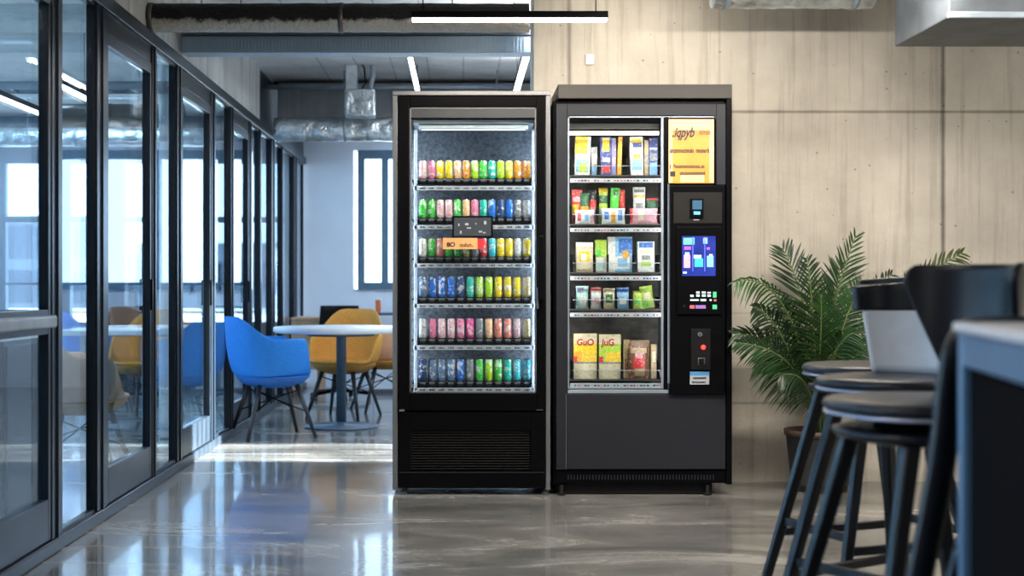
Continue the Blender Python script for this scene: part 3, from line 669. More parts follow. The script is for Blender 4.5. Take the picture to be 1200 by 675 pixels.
r_ = area('cooler_led_right', (mx(632), MY+.058, mz(304)), (0, 0, 0), 1.3, .02, 1.0, (.78, .89, 1)); r_.rotation_euler = Vector((-.75, .66, 0)).to_track_quat('-Z', 'X').to_euler()
for o in (bpy.data.objects['cooler_led_left'], r_):     # long side vertical
    pass
area('cooler_led_top', (mx(555), MY+.10, mz(151.5)), (math.radians(-25), 0, 0), .52, .03, .55, (.85, .92, 1))

# ------------------------------------------------------------------ snack machine
sn = thing('snack_machine', 'wide charcoal snack vending machine with payment panel and orange poster', 'vending machine', ((mx(648)+mx(857))/2, MY+.22, 0))
M = MB(); M.box(mx(653.5), mx(857), MY-.02, CB, mz(116), mz(99.5), M_chtop, .003); obj('top_cap', M, sn)
M = MB()
M.box(mx(648.5), mx(651.5), MY, CB, mz(566), mz(118), M_black, .002); M.box(mx(850.5), mx(857), MY-.018, CB, mz(567), mz(116.6), M_black, .002)
M.box(mx(651.6), mx(850.4), CB-.02, CB, mz(566), mz(116.5), M_blackm)
M.box(mx(651.6), mx(850.4), MY+.02, CB-.021, mz(136), mz(116.5), M_black)
M.box(mx(651.6), mx(850.4), MY+.02, CB-.021, mz(566), mz(458), M_black)
M.box(mx(786), mx(850.4), MY+.02, CB-.021, mz(457.5), mz(136.5), M_black)
M.box(mx(651.6), mx(656), MY+.02, CB-.021, mz(457.5), mz(136.5), M_black)
obj('cabinet', M, sn)
# front fascia with a rounded window opening
fa = MB(); fy0, fy1 = MY-.014, MY+.012
fa.box(mx(651.5), mx(664.5), fy0, fy1, mz(550), mz(122), M_chgrey, .003)
fa.box(mx(838.8), mx(850), fy0, fy1, mz(217), mz(122), M_chgrey, .003)
fa.box(mx(664.5), mx(838.8), fy0, fy1, mz(136), mz(122), M_chgrey, .002)
for sx_, cx in ((1, 664.5), (-1, 838.8)):           # rounded corners
    r = 6; pts = [(cx, 136)]+[(cx+sx_*(r-r*math.cos(a)), 136+(r-r*math.sin(a))) for a in [PI/2*i/6 for i in range(7)]]
    lo = [Vector((mx(p), fy0+.001, mz(q))) for p, q in pts]; hi = [Vector((mx(p), fy1, mz(q))) for p, q in pts]
    fa.face(lo, M_chgrey); fa.face(hi[::-1], M_chgrey)
    for i in range(len(pts)): j = (i+1) % len(pts); fa.face([lo[i], lo[j], hi[j], hi[i]], M_chgrey)
obj('front_fascia', fa, sn)
M = MB(); M.box(mx(663.8), mx(849.6), fy0-.002, MY+.012, mz(549.5), mz(461.5), M_chgrey, .004); lowp = obj('lower_panel', M, sn)
M = MB(); M.box(mx(662.8), mx(663.6), fy0-.003, MY-.01, mz(549), mz(461), M_silver); M.box(mx(665), mx(783), fy0-.003, MY-.01, mz(460.8), mz(456.5), M_galv, .002); obj('trim_line', M, sn)  # thin silver sliver paints a highlight; the wider bar is trim
M = MB(); M.box(mx(651.5), mx(850), MY-.005, MY+.018, mz(566), mz(551), M_black, .002)
for i in range(48):
    x = mx(665)+(mx(835)-mx(665))*i/47; M.box(x, x+.006, MY-.009, MY-.0055, mz(562), mz(556.5), M_chgrey)
obj('kick_vent', M, sn)
M = MB(); M.box(mx(655), mx(835), MY+.02, CB-.03, .004, mz(566.5), M_blackm); obj('plinth', M, sn)
for fx in (658, 829):
    M = MB(); M.lathe([(0, 0), (.022, 0), (.022, .01), (.01, .012), (.01, .05), (0, .05)], M_blackm, 12, (mx(fx), MY+.0, 0)); obj('foot', M, sn)
# window compartment
SY = 6.98
M = MB()
M.box(mx(656.1), mx(785.9), CB-.035, CB-.0215, mz(457), mz(137), mat('brown_grey_liner', (.13, .115, .10), .5, var=.5, scale=14))
M.box(mx(656.1), mx(657), MY+.02, CB-.036, mz(457), mz(137), M_galv); M.box(mx(784.8), mx(785.9), MY+.02, CB-.036, mz(457), mz(137), M_galv)
obj('liner', M, sn)
M = MB(); M.box(mx(667.5), mx(775), MY+.05, MY+.09, mz(149), mz(143), M_chtop, .004); M.tube([(mx(668), MY+.06, mz(154.5)), (mx(774), MY+.06, mz(154.5))], .0085, mat('shop_tube', (1, 1, 1), .5, emit=(1, .93, .84), est=4), 12); obj('light_tube', M, sn)
M = MB(); M.box(mx(664.6), mx(780.0), MY-.004, MY+.002, mz(456), mz(136.5), M_clear); gp = obj('window_glass', M, sn)
M = MB()
for p, q in ((665, 667), (774.2, 777.2)): M.box(mx(p), mx(q), MY-.012, MY-.0045, mz(455.5), mz(137), M_galv, .002)
M.box(mx(667), mx(774.2), MY-.012, MY-.0045, mz(455.5), mz(452.8), M_galv, .002); M.box(mx(667), mx(838), MY-.012, MY-.0045, mz(138.2), mz(136.6), M_galv, .001)
obj('window_trim', M, sn)
M = MB(); M.box(mx(777.6), mx(782.3), MY-.012, MY+.03, mz(457), mz(137), M_black, .002); obj('centre_post', M, sn)
for sx_ in (mx(659), mx(783)):
    M = MB(); M.box(sx_-.004, sx_+.004, MY+.03, MY+.038, mz(450), mz(160), M_led, .002); obj('led_strip', M, sn)
shelves = [(205.5, 209, 214), (262.5, 267, 272), (319, 323.5, 328.5), (362, 366.5, 371.5), (444.5, 449, 454)]
dividers = [[669, 701, 734, 773], [669, 700, 735, 773], [671, 697, 712, 743, 772], [672, 691, 706, 722, 739, 772], [671, 700, 729, 772]]
for i, (pb, s0, s1) in enumerate(shelves):
    z = ZZ(pb, SY-.03)
    M = MB(); M.box(mx(667), mx(777), SY-.05, CB-.037, z-.007, z-.0005, M_chtop); sh = obj('shelf', M, sn)
    M = MB(); z0, z1 = ZZ(s1, SY-.06), ZZ(s0, SY-.06); M.box(XX(667, SY), XX(776, SY), SY-.066, SY-.06, z0, z1, M_strip, .001); st = obj('price_strip', M, sh)
    M = MB()
    for q in range(26):
        if q % 3 != 2 or random.random() < .3:
            x = XX(672+q*3.8, SY); M.box(x, x+random.uniform(.006, .013), SY-.0672, SY-.0662, z0+.006, z0+.013, random.choice([M_ink, mat('red_print', (.5, .08, .06), .5)]))
    obj('printed_marks', M, st)
    for dv in dividers[i]:
        M = MB(); x = XX(dv, SY); hgt = .09 if i != 3 else .06
        M.box(x-.0015, x+.0015, SY-.045, SY+.12, z, z+hgt, M_blackm); obj('divider', M, sh)
    M = MB(); x0, x1 = XX(670, SY), XX(772, SY); M.box(x0, x1, SY-.0495, SY-.0475, z, z+.045, M_acryl); M.box(x0, x1, SY-.0497, SY-.0474, z+.0452, z+.048, M_strip); obj('clear_front_rail', M, sh)
def col(n, c, r=.4):
    m = mat('print_'+n, c, r, var=.12, scale=60); N = m.node_tree.nodes; L = m.node_tree.links; b = N['Principled BSDF']
    src = b.inputs['Base Color'].links[0].from_socket; t = [q for q in N if q.type == 'TEX_COORD'][0]
    def lay(src, sc, lo, hi, c2, fac):
        z = N.new('ShaderNodeTexNoise'); z.inputs['Scale'].default_value = sc; z.inputs['Detail'].default_value = 3; L.new(t.outputs['Object'], z.inputs['Vector'])
        g = N.new('ShaderNodeMapRange'); g.inputs[1].default_value = lo; g.inputs[2].default_value = hi; g.inputs[4].default_value = fac; L.new(z.outputs['Fac'], g.inputs[0])
        x = N.new('ShaderNodeMix'); x.data_type = 'RGBA'; L.new(g.outputs[0], x.inputs[0]); L.new(src, x.inputs[6]); x.inputs[7].default_value = c2; return x.outputs[2]
    src = lay(src, 75, .58, .60, (.75, .74, .68, 1), .3); src = lay(src, 120, .57, .59, (.04, .05, .09, 1), .33)
    L.new(src, b.inputs['Base Color']); return m
P_ = dict(yellow=col('yellow', (.9, .6, .03)), white=col('white', (.8, .8, .78)), navy=col('navy', (.05, .07, .25)), purple=col('purple', (.25, .22, .45)), orange=col('orange', (.9, .38, .03)), cream=col('cream', (.75, .66, .45)),
          red=col('red', (.7, .05, .05)), green=col('green', (.1, .65, .06)), lime=col('lime', (.45, .65, .06)), tan=col('tan', (.5, .36, .2)), brown=col('brown', (.22, .08, .04)), blue=col('blue', (.06, .2, .6)), mint=col('mint', (.45, .75, .68)),
          pink=col('pink', (.75, .35, .4)), grey=col('grey', (.25, .26, .28)), dgreen=col('dark_green', (.03, .14, .06)), black=col('black', (.02, .02, .02)), sky=col('sky', (.25, .5, .75)))
def carton(name, x0, y0, x1, y1, main, pats, label, cat, Y=SY, dep=.045, bev=.002, tilt=0, shelf=0):
    """printed box; pats = [(u0, v0, u1, v1, colour)] areas on its front"""
    z0 = ZZ(shelves[shelf][0], SY-.03); xa, xb = XX(x0, Y), XX(x1, Y); ht = ZZ(y0, Y)-z0
    M = MB(); M.box(xa, xb, Y, Y+dep, z0, z0+ht, P_[main], bev)
    for i, (u0, v0, u1, v1, c) in enumerate(pats):
        e = .0006+.0002*i
        M.box(xa+(xb-xa)*u0, xa+(xb-xa)*u1, Y-e, Y+.0003, z0+ht*v0, z0+ht*v1, P_[c])
    o = obj(name, M, loc=((xa+xb)/2, Y+dep/2, z0)); tag(o, label, cat, 'snacks in the vending machine')
    if tilt: o.rotation_euler = (0, math.radians(tilt), 0); o.location.z += abs(math.sin(math.radians(tilt)))*(xb-xa)/2
    return o
def bag(name, x0, y0, x1, y1, main, pats, label, cat='snack bag', Y=SY, dep=.04, tilt=0, shelf=0):
    """pillow pack with crimped ends; pats = (v0, v1, colour) bands"""
    z0 = ZZ(shelves[shelf][0], SY-.03); xa, xb = XX(x0, Y), XX(x1, Y); ht = ZZ(y0, Y)-z0; cx = (xa+xb)/2; wd = xb-xa
    M = MB(); nu, nv = 10, 14; fr = []; bk = []
    def mt(u, v):
        for (u0, v0, u1, v1, c) in reversed(pats):
            if u0 <= u <= u1 and v0 <= v <= v1: return P_[c]
        return P_[main]
    for j in range(nv+1):
        v = j/nv; a = []; b = []
        for i in range(nu+1):
            u = i/nu; e = max(0, math.sin(PI*min(1, max(0, (v-.05)/.9))))**.5*max(0, math.sin(PI*u))**.55
            w_ = wd*(1-.07*math.sin(PI*v)); x = cx+(u-.5)*w_; jit = .0015*math.sin(23*u+31*v+x0)
            a.append(M.bm.verts.new((x, Y+dep/2-e*dep/2+jit, z0+ht*v))); b.append(M.bm.verts.new((x, Y+dep/2+e*dep/2+.0006, z0+ht*v)))
        fr.append(a); bk.append(b)
    for G in (fr, bk):
        for j in range(nv):
            for i in range(nu):
                f = M.bm.faces.new((G[j][i], G[j][i+1], G[j+1][i+1], G[j+1][i])); f.smooth = True; f.material_index = M.mi(mt((i+.5)/nu, (j+.5)/nv))
    o = obj(name, M, loc=(cx, Y+dep/2, z0)); tag(o, label, cat, 'snacks in the vending machine')
    if tilt: o.rotation_euler = (0, math.radians(tilt), 0); o.location.z += abs(math.sin(math.radians(tilt)))*wd/2
    return o
# top shelf
carton('snack_box', 673, 160, 691, 205, 'white', [(0, .55, .8, 1, 'yellow'), (.1, .1, .9, .42, 'sky'), (.3, .08, .8, .32, 'lime'), (.8, .5, 1, 1, 'white')], 'yellow and white snack box at the left of the top shelf', 'snack box', tilt=2)
carton('small_jar', 693, 172, 700, 205, 'grey', [(.1, .4, .9, .75, 'cream'), (.1, .0, .9, .3, 'sky')], 'small dark bottle-like pack beside the yellow and white box, top shelf', 'snack', dep=.03)
carton('snack_box', 703.5, 160, 716, 205, 'navy', [(.2, .62, .85, .96, 'yellow'), (.2, .36, .9, .46, 'white'), (.15, .08, .9, .26, 'red')], 'navy box with a yellow patch on the top shelf', 'snack box')
carton('snack_box', 716.5, 162, 722, 205, 'purple', [(.2, .3, .8, .5, 'pink')], 'narrow purple box on the top shelf', 'snack box')
carton('snack_box', 723, 160, 728, 205, 'orange', [(.2, .6, .8, .9, 'yellow')], 'thin orange box on the top shelf', 'snack box', tilt=2)
carton('snack_box', 739, 160, 754, 205, 'white', [(.1, .8, .9, .95, 'yellow'), (.2, .72, .9, .84, 'navy'), (.1, .15, .9, .5, 'sky'), (.25, .42, .8, .55, 'yellow')], 'white box with blue and yellow print on the top shelf', 'snack box', tilt=-1)
carton('snack_box', 755, 164, 760, 205, 'tan', [(.2, .3, .8, .6, 'grey')], 'narrow tan pack right of the white box, top shelf', 'snack box')
carton('snack_box', 760.5, 162, 771, 205, 'navy', [(.1, .4, .9, .6, 'grey'), (.1, 0, .9, .35, 'sky'), (.1, .7, .9, .75, 'white')], 'navy and grey pack at the right end of the top shelf', 'snack box')
# second shelf: bags in bins
bag('snack_bag', 670, 222, 683, 262, 'red', [(0, .3, .6, .6, 'yellow'), (.1, .65, 1, .8, 'pink')], 'red and yellow bag at the left end of the second snack shelf', shelf=1)
bag('snack_bag', 680, 226, 691, 262, 'yellow', [(0, .6, 1, 1, 'dgreen'), (.2, .35, .8, .6, 'orange')], 'yellow bag with a dark green top on the second snack shelf', shelf=1, Y=SY-.012)
bag('snack_bag', 690.5, 223, 699.5, 262, 'pink', [(0, .5, 1, .75, 'red'), (0, .75, 1, 1, 'black')], 'pink bag with a black top on the second snack shelf', shelf=1)
bag('snack_bag', 674, 246, 697, 263, 'white', [(.1, .2, .3, .8, 'red'), (.5, .2, .7, .7, 'sky'), (.8, .1, .95, .6, 'pink')], 'low white bag in the front left bin of the second snack shelf', shelf=1, Y=SY-.040, dep=.026)
bag('snack_bag', 702, 220, 713, 262, 'lime', [(0, .85, 1, 1, 'yellow'), (0, .55, 1, .8, 'dgreen'), (0, .2, 1, .4, 'mint')], 'pale green bag with a yellow top edge on the second snack shelf', shelf=1)
bag('snack_bag', 714, 220, 725, 262, 'green', [(.3, .8, .8, .95, 'dgreen')], 'bright green bag in the middle of the second snack shelf', shelf=1, Y=SY-.01, tilt=3)
bag('snack_bag', 725, 222, 733, 262, 'red', [(.0, .3, .6, .5, 'brown')], 'narrow dark red bag right of the bright green one', shelf=1)
bag('snack_bag', 705, 244, 733, 263, 'white', [(.1, .3, .25, .8, 'blue'), (.4, .1, .55, .8, 'orange'), (.7, .2, .85, .9, 'blue')], 'low white bag in the middle front bin of the second snack shelf', shelf=1, Y=SY-.042, dep=.026)
bag('snack_bag', 742, 219, 757, 262, 'white', [(.1, .68, .9, .78, 'yellow'), (.1, .84, .9, .9, 'grey'), (.2, .4, .8, .6, 'grey')], 'white bag with a yellow stripe on the second snack shelf', shelf=1)
bag('snack_bag', 758, 232, 772, 262, 'red', [(0, .6, 1, .9, 'dgreen'), (.4, .3, 1, .6, 'pink')], 'red bag at the right end of the second snack shelf', shelf=1)
bag('snack_bag', 738, 244, 771, 263, 'pink', [(.0, .1, .12, 1, 'red'), (.3, .2, .5, .9, 'cream'), (.6, .2, .9, .8, 'salmon' if 'salmon' in P_ else 'pink')], 'low peach bag in the right front bin of the second snack shelf', shelf=1, Y=SY-.042, dep=.026)
# third shelf
carton('snack_box', 675, 284, 695, 319, 'cream', [(0, .85, 1, 1, 'white'), (.2, .35, .8, .7, 'yellow'), (.3, .4, .6, .62, 'white'), (.1, .05, .9, .12, 'tan')], 'cream box at the left of the third snack shelf', 'snack box', shelf=2)
carton('snack_box', 697.5, 281, 711, 319, 'lime', [(0, 0, 1, .45, 'white'), (.1, .5, .5, .7, 'green'), (.2, .1, .8, .3, 'mint')], 'green and white upright pack on the third snack shelf', 'snack box', shelf=2)
carton('snack_box', 712.5, 277.5, 741, 319, 'sky', [(0, .0, .3, 1, 'white'), (.45, .55, 1, .95, 'blue'), (.3, .1, .9, .45, 'white'), (.4, .15, .8, .4, 'sky'), (.6, .4, .85, .6, 'orange')], 'large blue and white box on the third snack shelf', 'snack box', shelf=2, tilt=0)
carton('snack_box', 747, 283, 767, 319, 'white', [(.1, .8, .9, .97, 'blue'), (.15, .62, .85, .72, 'cream'), (.25, .4, .75, .55, 'grey'), (.2, .2, .8, .35, 'lime')], 'white box with a blue band at the right of the third snack shelf', 'snack box', shelf=2)
# fourth shelf
bag('snack_bag', 675, 335, 690, 362, 'mint', [(.3, .1, .9, .6, 'white'), (.1, .7, .6, .9, 'purple')], 'mint and white pouch at the left of the fourth snack shelf', shelf=3, dep=.03)
bag('snack_bag', 692.5, 337, 705, 362, 'white', [(0, .85, 1, 1, 'red'), (.3, .2, .8, .5, 'pink')], 'white pouch with a red top edge on the fourth snack shelf', shelf=3, dep=.03)
bag('snack_bag', 707, 338, 721, 362, 'cream', [(.2, .3, .8, .7, 'dgreen'), (.3, .4, .6, .6, 'lime')], 'cream pouch with green print on the fourth snack shelf', shelf=3, dep=.03)
bag('snack_bag', 723, 337, 737.5, 362, 'sky', [(0, .8, 1, 1, 'blue'), (.2, .2, .8, .5, 'white')], 'blue and white pouch on the fourth snack shelf', shelf=3, dep=.03)
bag('snack_bag', 742, 341, 753, 362, 'lime', [(.2, .3, .8, .5, 'green')], 'smaller lime green pouch on the fourth snack shelf', shelf=3, dep=.03)
bag('snack_bag', 753, 336, 768, 362, 'lime', [(.2, .4, .8, .7, 'cream'), (.1, .1, .5, .3, 'green')], 'larger tilted lime green pouch at the right of the fourth snack shelf', shelf=3, dep=.03, tilt=-8)
# bottom shelf
c1 = carton('juice_carton', 672.5, 391, 699.5, 446, 'yellow', [(0, 0, 1, .34, 'cream'), (0, .34, 1, .38, 'grey'), (0, .4, .35, .6, 'orange'), (.0, .38, .15, .5, 'red'), (.0, .78, 1, 1, 'cream')], 'yellow carton with red lettering on the bottom snack shelf', 'carton', shelf=4)
c2 = carton('juice_carton', 702, 392, 727.5, 446, 'lime', [(0, 0, 1, .34, 'cream'), (0, .34, 1, .38, 'grey'), (.3, .38, 1, .6, 'yellow'), (.0, .38, .2, .5, 'red'), (0, .78, 1, 1, 'cream')], 'lime green carton with red lettering on the bottom snack shelf', 'carton', shelf=4)
for c_, s_, x_ in ((c1, 'GuO', 675.5), (c2, 'JuG', 705)):
    p = Vector((XX(x_, SY), SY-.0022, ZZ(404.5, SY))); text_obj('carton_lettering', s_, .045, mat('lettering_red', (.5, .02, .02), .5), c_, p, .95, .1, .001)
carton('snack_box', 730.5, 398, 738, 446, 'tan', [(.2, .2, .8, .5, 'brown')], 'thin tan box at the back of the bottom snack shelf', 'snack box', shelf=4, Y=SY+.05)
carton('snack_box', 739, 399, 761, 446, 'cream', [(0, .8, 1, 1, 'tan')], 'wide cream box behind the brown bag, bottom snack shelf', 'snack box', shelf=4, Y=SY+.05)
bag('snack_bag', 737, 402, 761, 446, 'brown', [(.1, .75, .9, .85, 'tan'), (.2, .3, .8, .6, 'red'), (.3, .6, .7, .7, 'pink'), (.3, .1, .8, .25, 'tan')], 'brown and red patterned bag on the bottom snack shelf', shelf=4, dep=.045)
carton('snack_box', 763, 404, 769.5, 446, 'tan', [(.2, .5, .8, .8, 'cream')], 'narrow tan pack at the right end of the bottom snack shelf', 'snack box', shelf=4)
# poster
M = MB(); M.box(mx(782.5), mx(837), MY-.006, MY+.015, mz(215.5), mz(139), M_black, .002); pf = obj('poster_frame', M, sn)
mpo = mat('backlit_orange_poster', (.55, .22, .04), .4, emit=(1, .34, .03), est=.36, var=.25, scale=7)
mpp = mat('backlit_peach_poster', (.6, .38, .22), .4, emit=(1, .55, .27), est=.32, var=.1, scale=7)
M = MB(); M.box(mx(783.2), mx(836.4), MY-.0075, MY-.0062, mz(214.8), mz(139.8), mpo)
for (a, b, c_, d_) in ((783.4, 836.2, 140, 152.5), (831, 836.2, 152.5, 214), (783.4, 788, 152.5, 214), (797, 825, 205, 214)): M.box(mx(a), mx(b), MY-.0080, MY-.0076, mz(d_), mz(c_), mpp)
po = obj('poster', M, pf)
text_obj('poster_lettering', '.iqpyb', .066, M_ink, po, (mx(787), MY-.0083, mz(160.5)), .70, .35, .0022)
text_obj('poster_lettering', 'nimin', .036, mat('brown_ink', (.18, .07, .02), .5), po, (mx(818.5), MY-.0083, mz(158)), .72, .2, .001)
text_obj('poster_lettering', 'uncnmnocnnuio  mnono\u00b7b', .032, M_ink, po, (mx(784.5), MY-.0086, mz(179)), .58, 0, .0014)
text_obj('poster_lettering', 'Pucuncnunoctoncoun..no', .026, M_ink, po, (mx(789), MY-.0086, mz(197)), .58, 0, .0011)
text_obj('poster_lettering', 'uncuoonoonnonl', .028, M_ink, po, (mx(796), MY-.0086, mz(205)), .66, .1, .0012)
M = MB(); M.box(mx(785), mx(791), MY-.0088, MY-.0081, mz(207), mz(201), M_ink); M.box(mx(784.5), mx(786), MY-.0088, MY-.0081, mz(198), mz(193), P_['red']); obj('poster_mark', M, po)
# payment panel
pp = MB(); pp.box(mx(784), mx(848.5), MY-.035, MY+.012, mz(462), mz(217.5), M_black, .006); pp = obj('payment_panel', pp, sn)
M = MB(); M.box(mx(788), mx(844.5), MY-.039, MY-.0355, mz(262), mz(226), mat('dark_brown_panel', (.014, .013, .0125), .45, spec=.2)); up = obj('reader_plate', M, pp)
M = MB(); M.box(mx(807), mx(822.5), MY-.05, MY-.0395, mz(256), mz(233.5), M_black, .003); cr_ = obj('card_reader', M, pp)
M = MB(); M.box(mx(809.5), mx(820.5), MY-.0512, MY-.0503, mz(246), mz(235.5), mat('reader_screen', (.02, .05, .08), .3, emit=(.1, .3, .5), est=.25))
M.box(mx(811), mx(818.5), MY-.0515, MY-.0503, mz(252), mz(248.5), mat('reader_blue', (.1, .4, .7), .3, emit=(.08, .45, .9), est=.9)); obj('reader_display', M, cr_)
M = MB(); M.box(mx(811), mx(818), MY-.0398, MY-.0392, mz(258.6), mz(257.4), M_strip); obj('small_print', M, pp)
M = MB(); M.box(mx(791.5), mx(843), MY-.046, MY-.0355, mz(368.5), mz(266), M_black, .006); kb = obj('touch_terminal', M, pp)
M = MB(); M.box(mx(797.5), mx(836.5), MY-.0472, MY-.0463, mz(323.5), mz(277), mat('screen_blue', (.01, .02, .1), .2, emit=(.02, .035, .36), est=.5, var=.6)); scr = obj('screen', M, kb)
def em(n, c, e): return mat('pix_'+n, c, .3, emit=c, est=e*.5, var=.2, scale=80)
M = MB()
for (a, b, c_, d_, m_) in ((799, 812, 279, 287, em('green', (.15, .5, .4), .5)), (800, 808, 289, 293, em('violet', (.35, .1, .6), .6)), (822, 827, 279, 286, em('pale', (.3, .5, .9), .5)), (799.5, 807, 299, 314, em('rose', (.95, .35, .4), .8)), (801, 806, 296, 300, em('ltblue', (.5, .75, 1), .8)),
                           (811, 820, 299, 303, em('ltblue', (.5, .75, 1), .8)), (812, 822, 303, 313, em('teal', (.05, .45, .6), .7)), (826.5, 834, 300, 313, em('cyan', (.2, .65, .85), .8)), (829, 833, 298, 301, em('ltblue', (.5, .75, 1), .8)), (809.5, 810.5, 278, 318, em('line', (.1, .15, .8), .7)), (823.5, 824.5, 278, 318, em('line', (.1, .15, .8), .7)), (798.5, 803, 318.5, 320.5, em('ltblue', (.5, .75, 1), .8)), (826, 830, 290, 293, em('violet', (.35, .1, .6), .6))):
    M.box(mx(a), mx(b), MY-.0478, MY-.0473, mz(d_), mz(c_), m_)
obj('screen_picture', M, scr)
mk = mat('lit_key', (.5, .6, .62), .4, emit=(.5, .7, .7), est=.45); mg_ = mat('green_key', (.05, .4, .15), .4, emit=(.05, .6, .2), est=.7); mr_ = mat('red_key', (.35, .1, .12), .4, emit=(.6, .12, .15), est=.4)
for (a, b, c_, d_, m_) in ((807, 811, 345.5, 348, mk), (814, 818, 341.5, 344, mk), (814, 818, 345, 347.5, mk), (820.5, 825, 341.5, 344, mk), (820.5, 825, 345, 347.5, mk), (827, 831, 342, 344, mk), (827, 831, 345.3, 347.6, mk), (807, 817, 350.5, 352.5, mk), (819, 825.5, 350.3, 352.8, mk), (829.5, 832, 350.5, 352.5, mk), (833.5, 837.5, 342, 348.5, mg_), (834.5, 837.5, 350.5, 353, mr_), (806.5, 812, 357.5, 361.5, mr_), (813, 825, 357.5, 361.5, mat('violet_key', (.2, .1, .3), .4, emit=(.4, .2, .6), est=.3)), (833, 838, 357, 362, mg_)):
    M = MB(); M.box(mx(a), mx(b), MY-.0480, MY-.0463, mz(d_), mz(c_), m_, .0006); obj('key', M, kb)
M = MB(); M.tube([(mx(800), MY-.0462, mz(358.5)), (mx(800), MY-.048, mz(358.5))], .008, M_blackm, 16); obj('button', M, kb)
M = MB(); M.box(mx(808), mx(831), MY-.0415, MY-.0355, mz(433), mz(385), M_blackm, .003); cs = obj('coin_plate', M, pp)
M = MB(); M.tube([(mx(818.5), MY-.0416, mz(391.5)), (mx(818.5), MY-.046, mz(391.5))], .012, M_silver, 20); M.box(mx(818.5)-.0015, mx(818.5)+.0015, MY-.048, MY-.046, mz(393.5), mz(389.5), M_ink); obj('coin_slot', M, cs)
M = MB(); M.lathe([(0, .012), (.006, .010), (.011, .004), (.012, 0)], mat('red_lamp', (.8, .02, .02), .2, emit=(1, .03, .02), est=2.2), 18, (0, 0, 0)); bmesh.ops.rotate(M.bm, cent=(0, 0, 0), matrix=Matrix.Rotation(PI/2, 3, 'X'), verts=M.bm.verts); bmesh.ops.translate(M.bm, vec=(mx(822.5), MY-.0417, mz(406.5)), verts=M.bm.verts); obj('red_button', M, cs)
M = MB(); M.tube([(mx(816), MY-.0417, mz(427)), (mx(816), MY-.06, mz(427)), (mx(816), MY-.06, mz(419)), (mx(823), MY-.06, mz(419)), (mx(823), MY-.06, mz(426)), (mx(823), MY-.0417, mz(426))], .0028, M_silver, 8); obj('coin_return', M, cs)
M = MB(); M.box(mx(807), mx(829.5), MY-.0372, MY-.0352, mz(450), mz(435), M_strip); st = obj('sticker', M, pp)
M = MB(); M.box(mx(807), mx(829.5), MY-.0377, MY-.0373, mz(439.3), mz(435), mat('sticker_blue', (.08, .3, .6), .4)); obj('sticker_band', M, st)
text_obj('sticker_lettering', '\u2022nnononnnb', .014, M_ink, st, (mx(810.5), MY-.0377, mz(443.3)), .95, .2, .0008)
text_obj('sticker_lettering', 'evcoosen', .017, M_ink, st, (mx(809.5), MY-.0377, mz(448.3)), 1.05, 0, .0004)
o_ = area('snack_led_left', (mx(661.2), MY+.045, mz(304)), (0, 0, 0), 1.2, .02, .6, (1, .95, .9)); o_.rotation_euler = Vector((.6, .8, 0)).to_track_quat('-Z', 'X').to_euler()
o_ = area('snack_led_right', (mx(780.8), MY+.045, mz(304)), (0, 0, 0), 1.2, .02, .6, (1, .95, .9)); o_.rotation_euler = Vector((-.6, .8, 0)).to_track_quat('-Z', 'X').to_euler()
area('snack_tube_light', (mx(720), MY+.07, mz(157.5)), (math.radians(-20), 0, 0), .42, .02, .6, (1, .93, .85))
# small white plate in place of a patch of light on the wall
t = thing('wall_light_patch', 'small white socket plate standing for a patch of light on the concrete wall beside the lamp', 'glow', W(691, 70, WALLY-.005))
M = MB(); a = W(686, 76, WALLY); b = W(696, 64, WALLY); M.box(a.x, b.x, WALLY-.012, WALLY-.0005, a.z, b.z, mat('white_light_patch', (.85, .84, .8), .4), .003); obj('plate', M, t)
M = MB(); M.box(a.x+.01, b.x-.01, WALLY-.0135, WALLY-.0122, a.z+.012, b.z-.012, M_white, .001); obj('patch_face', M, t)

# ------------------------------------------------------------------ potted palm
def bez(p, n):
    out = []
    for i in range(n+1):
        t = i/n; q = [Vector(v) for v in p]
        while len(q) > 1: q = [q[k]*(1-t)+q[k+1]*t for k in range(len(q)-1)]
        out.append(q[0])
    return out
PY = 6.99; pc = W(961, 503, PY)
palm = thing('potted_palm', 'leafy green potted palm against the concrete wall beside the snack machine', 'plant', (pc.x, PY, 0))
M = MB(); mpot = mat('dark_clay_pot', (.028, .025, .024), .55, var=.3, scale=14); mrim = mat('brown_pot_rim', (.085, .05, .035), .6, var=.3)
H = ZZ(503, PY)
M.lathe([(0, .001), (.135, .001), (.138, .03), (.145, .032), (.146, .04), (.17, H-.035), (.172, H-.03)], mpot, 36, (pc.x, PY, 0)); M.lathe([(.172, H-.03), (.18, H-.028), (.182, H), (.168, H), (.165, H-.03)], mrim, 36, (pc.x, PY, 0)); obj('pot', M, palm)
M = MB(); M.lathe([(0, H-.03), (.08, H-.028), (.166, H-.035)], mat('potting_soil', (.05, .035, .025), .9, bump=1, scale=60), 24, (pc.x, PY, 0)); obj('soil', M, palm)
mlf = [mat('palm_leaf_a', (.014, .055, .009), .38, var=.45, scale=12), mat('palm_leaf_b', (.006, .026, .006), .38, var=.45, scale=12), mat('palm_leaf_c', (.05, .08, .015), .42, var=.4, scale=12)]
for m_ in mlf: m_.node_tree.nodes['Principled BSDF'].inputs['Subsurface Weight'].default_value = 0.0
mst = mat('palm_stem', (.10, .16, .04), .5)
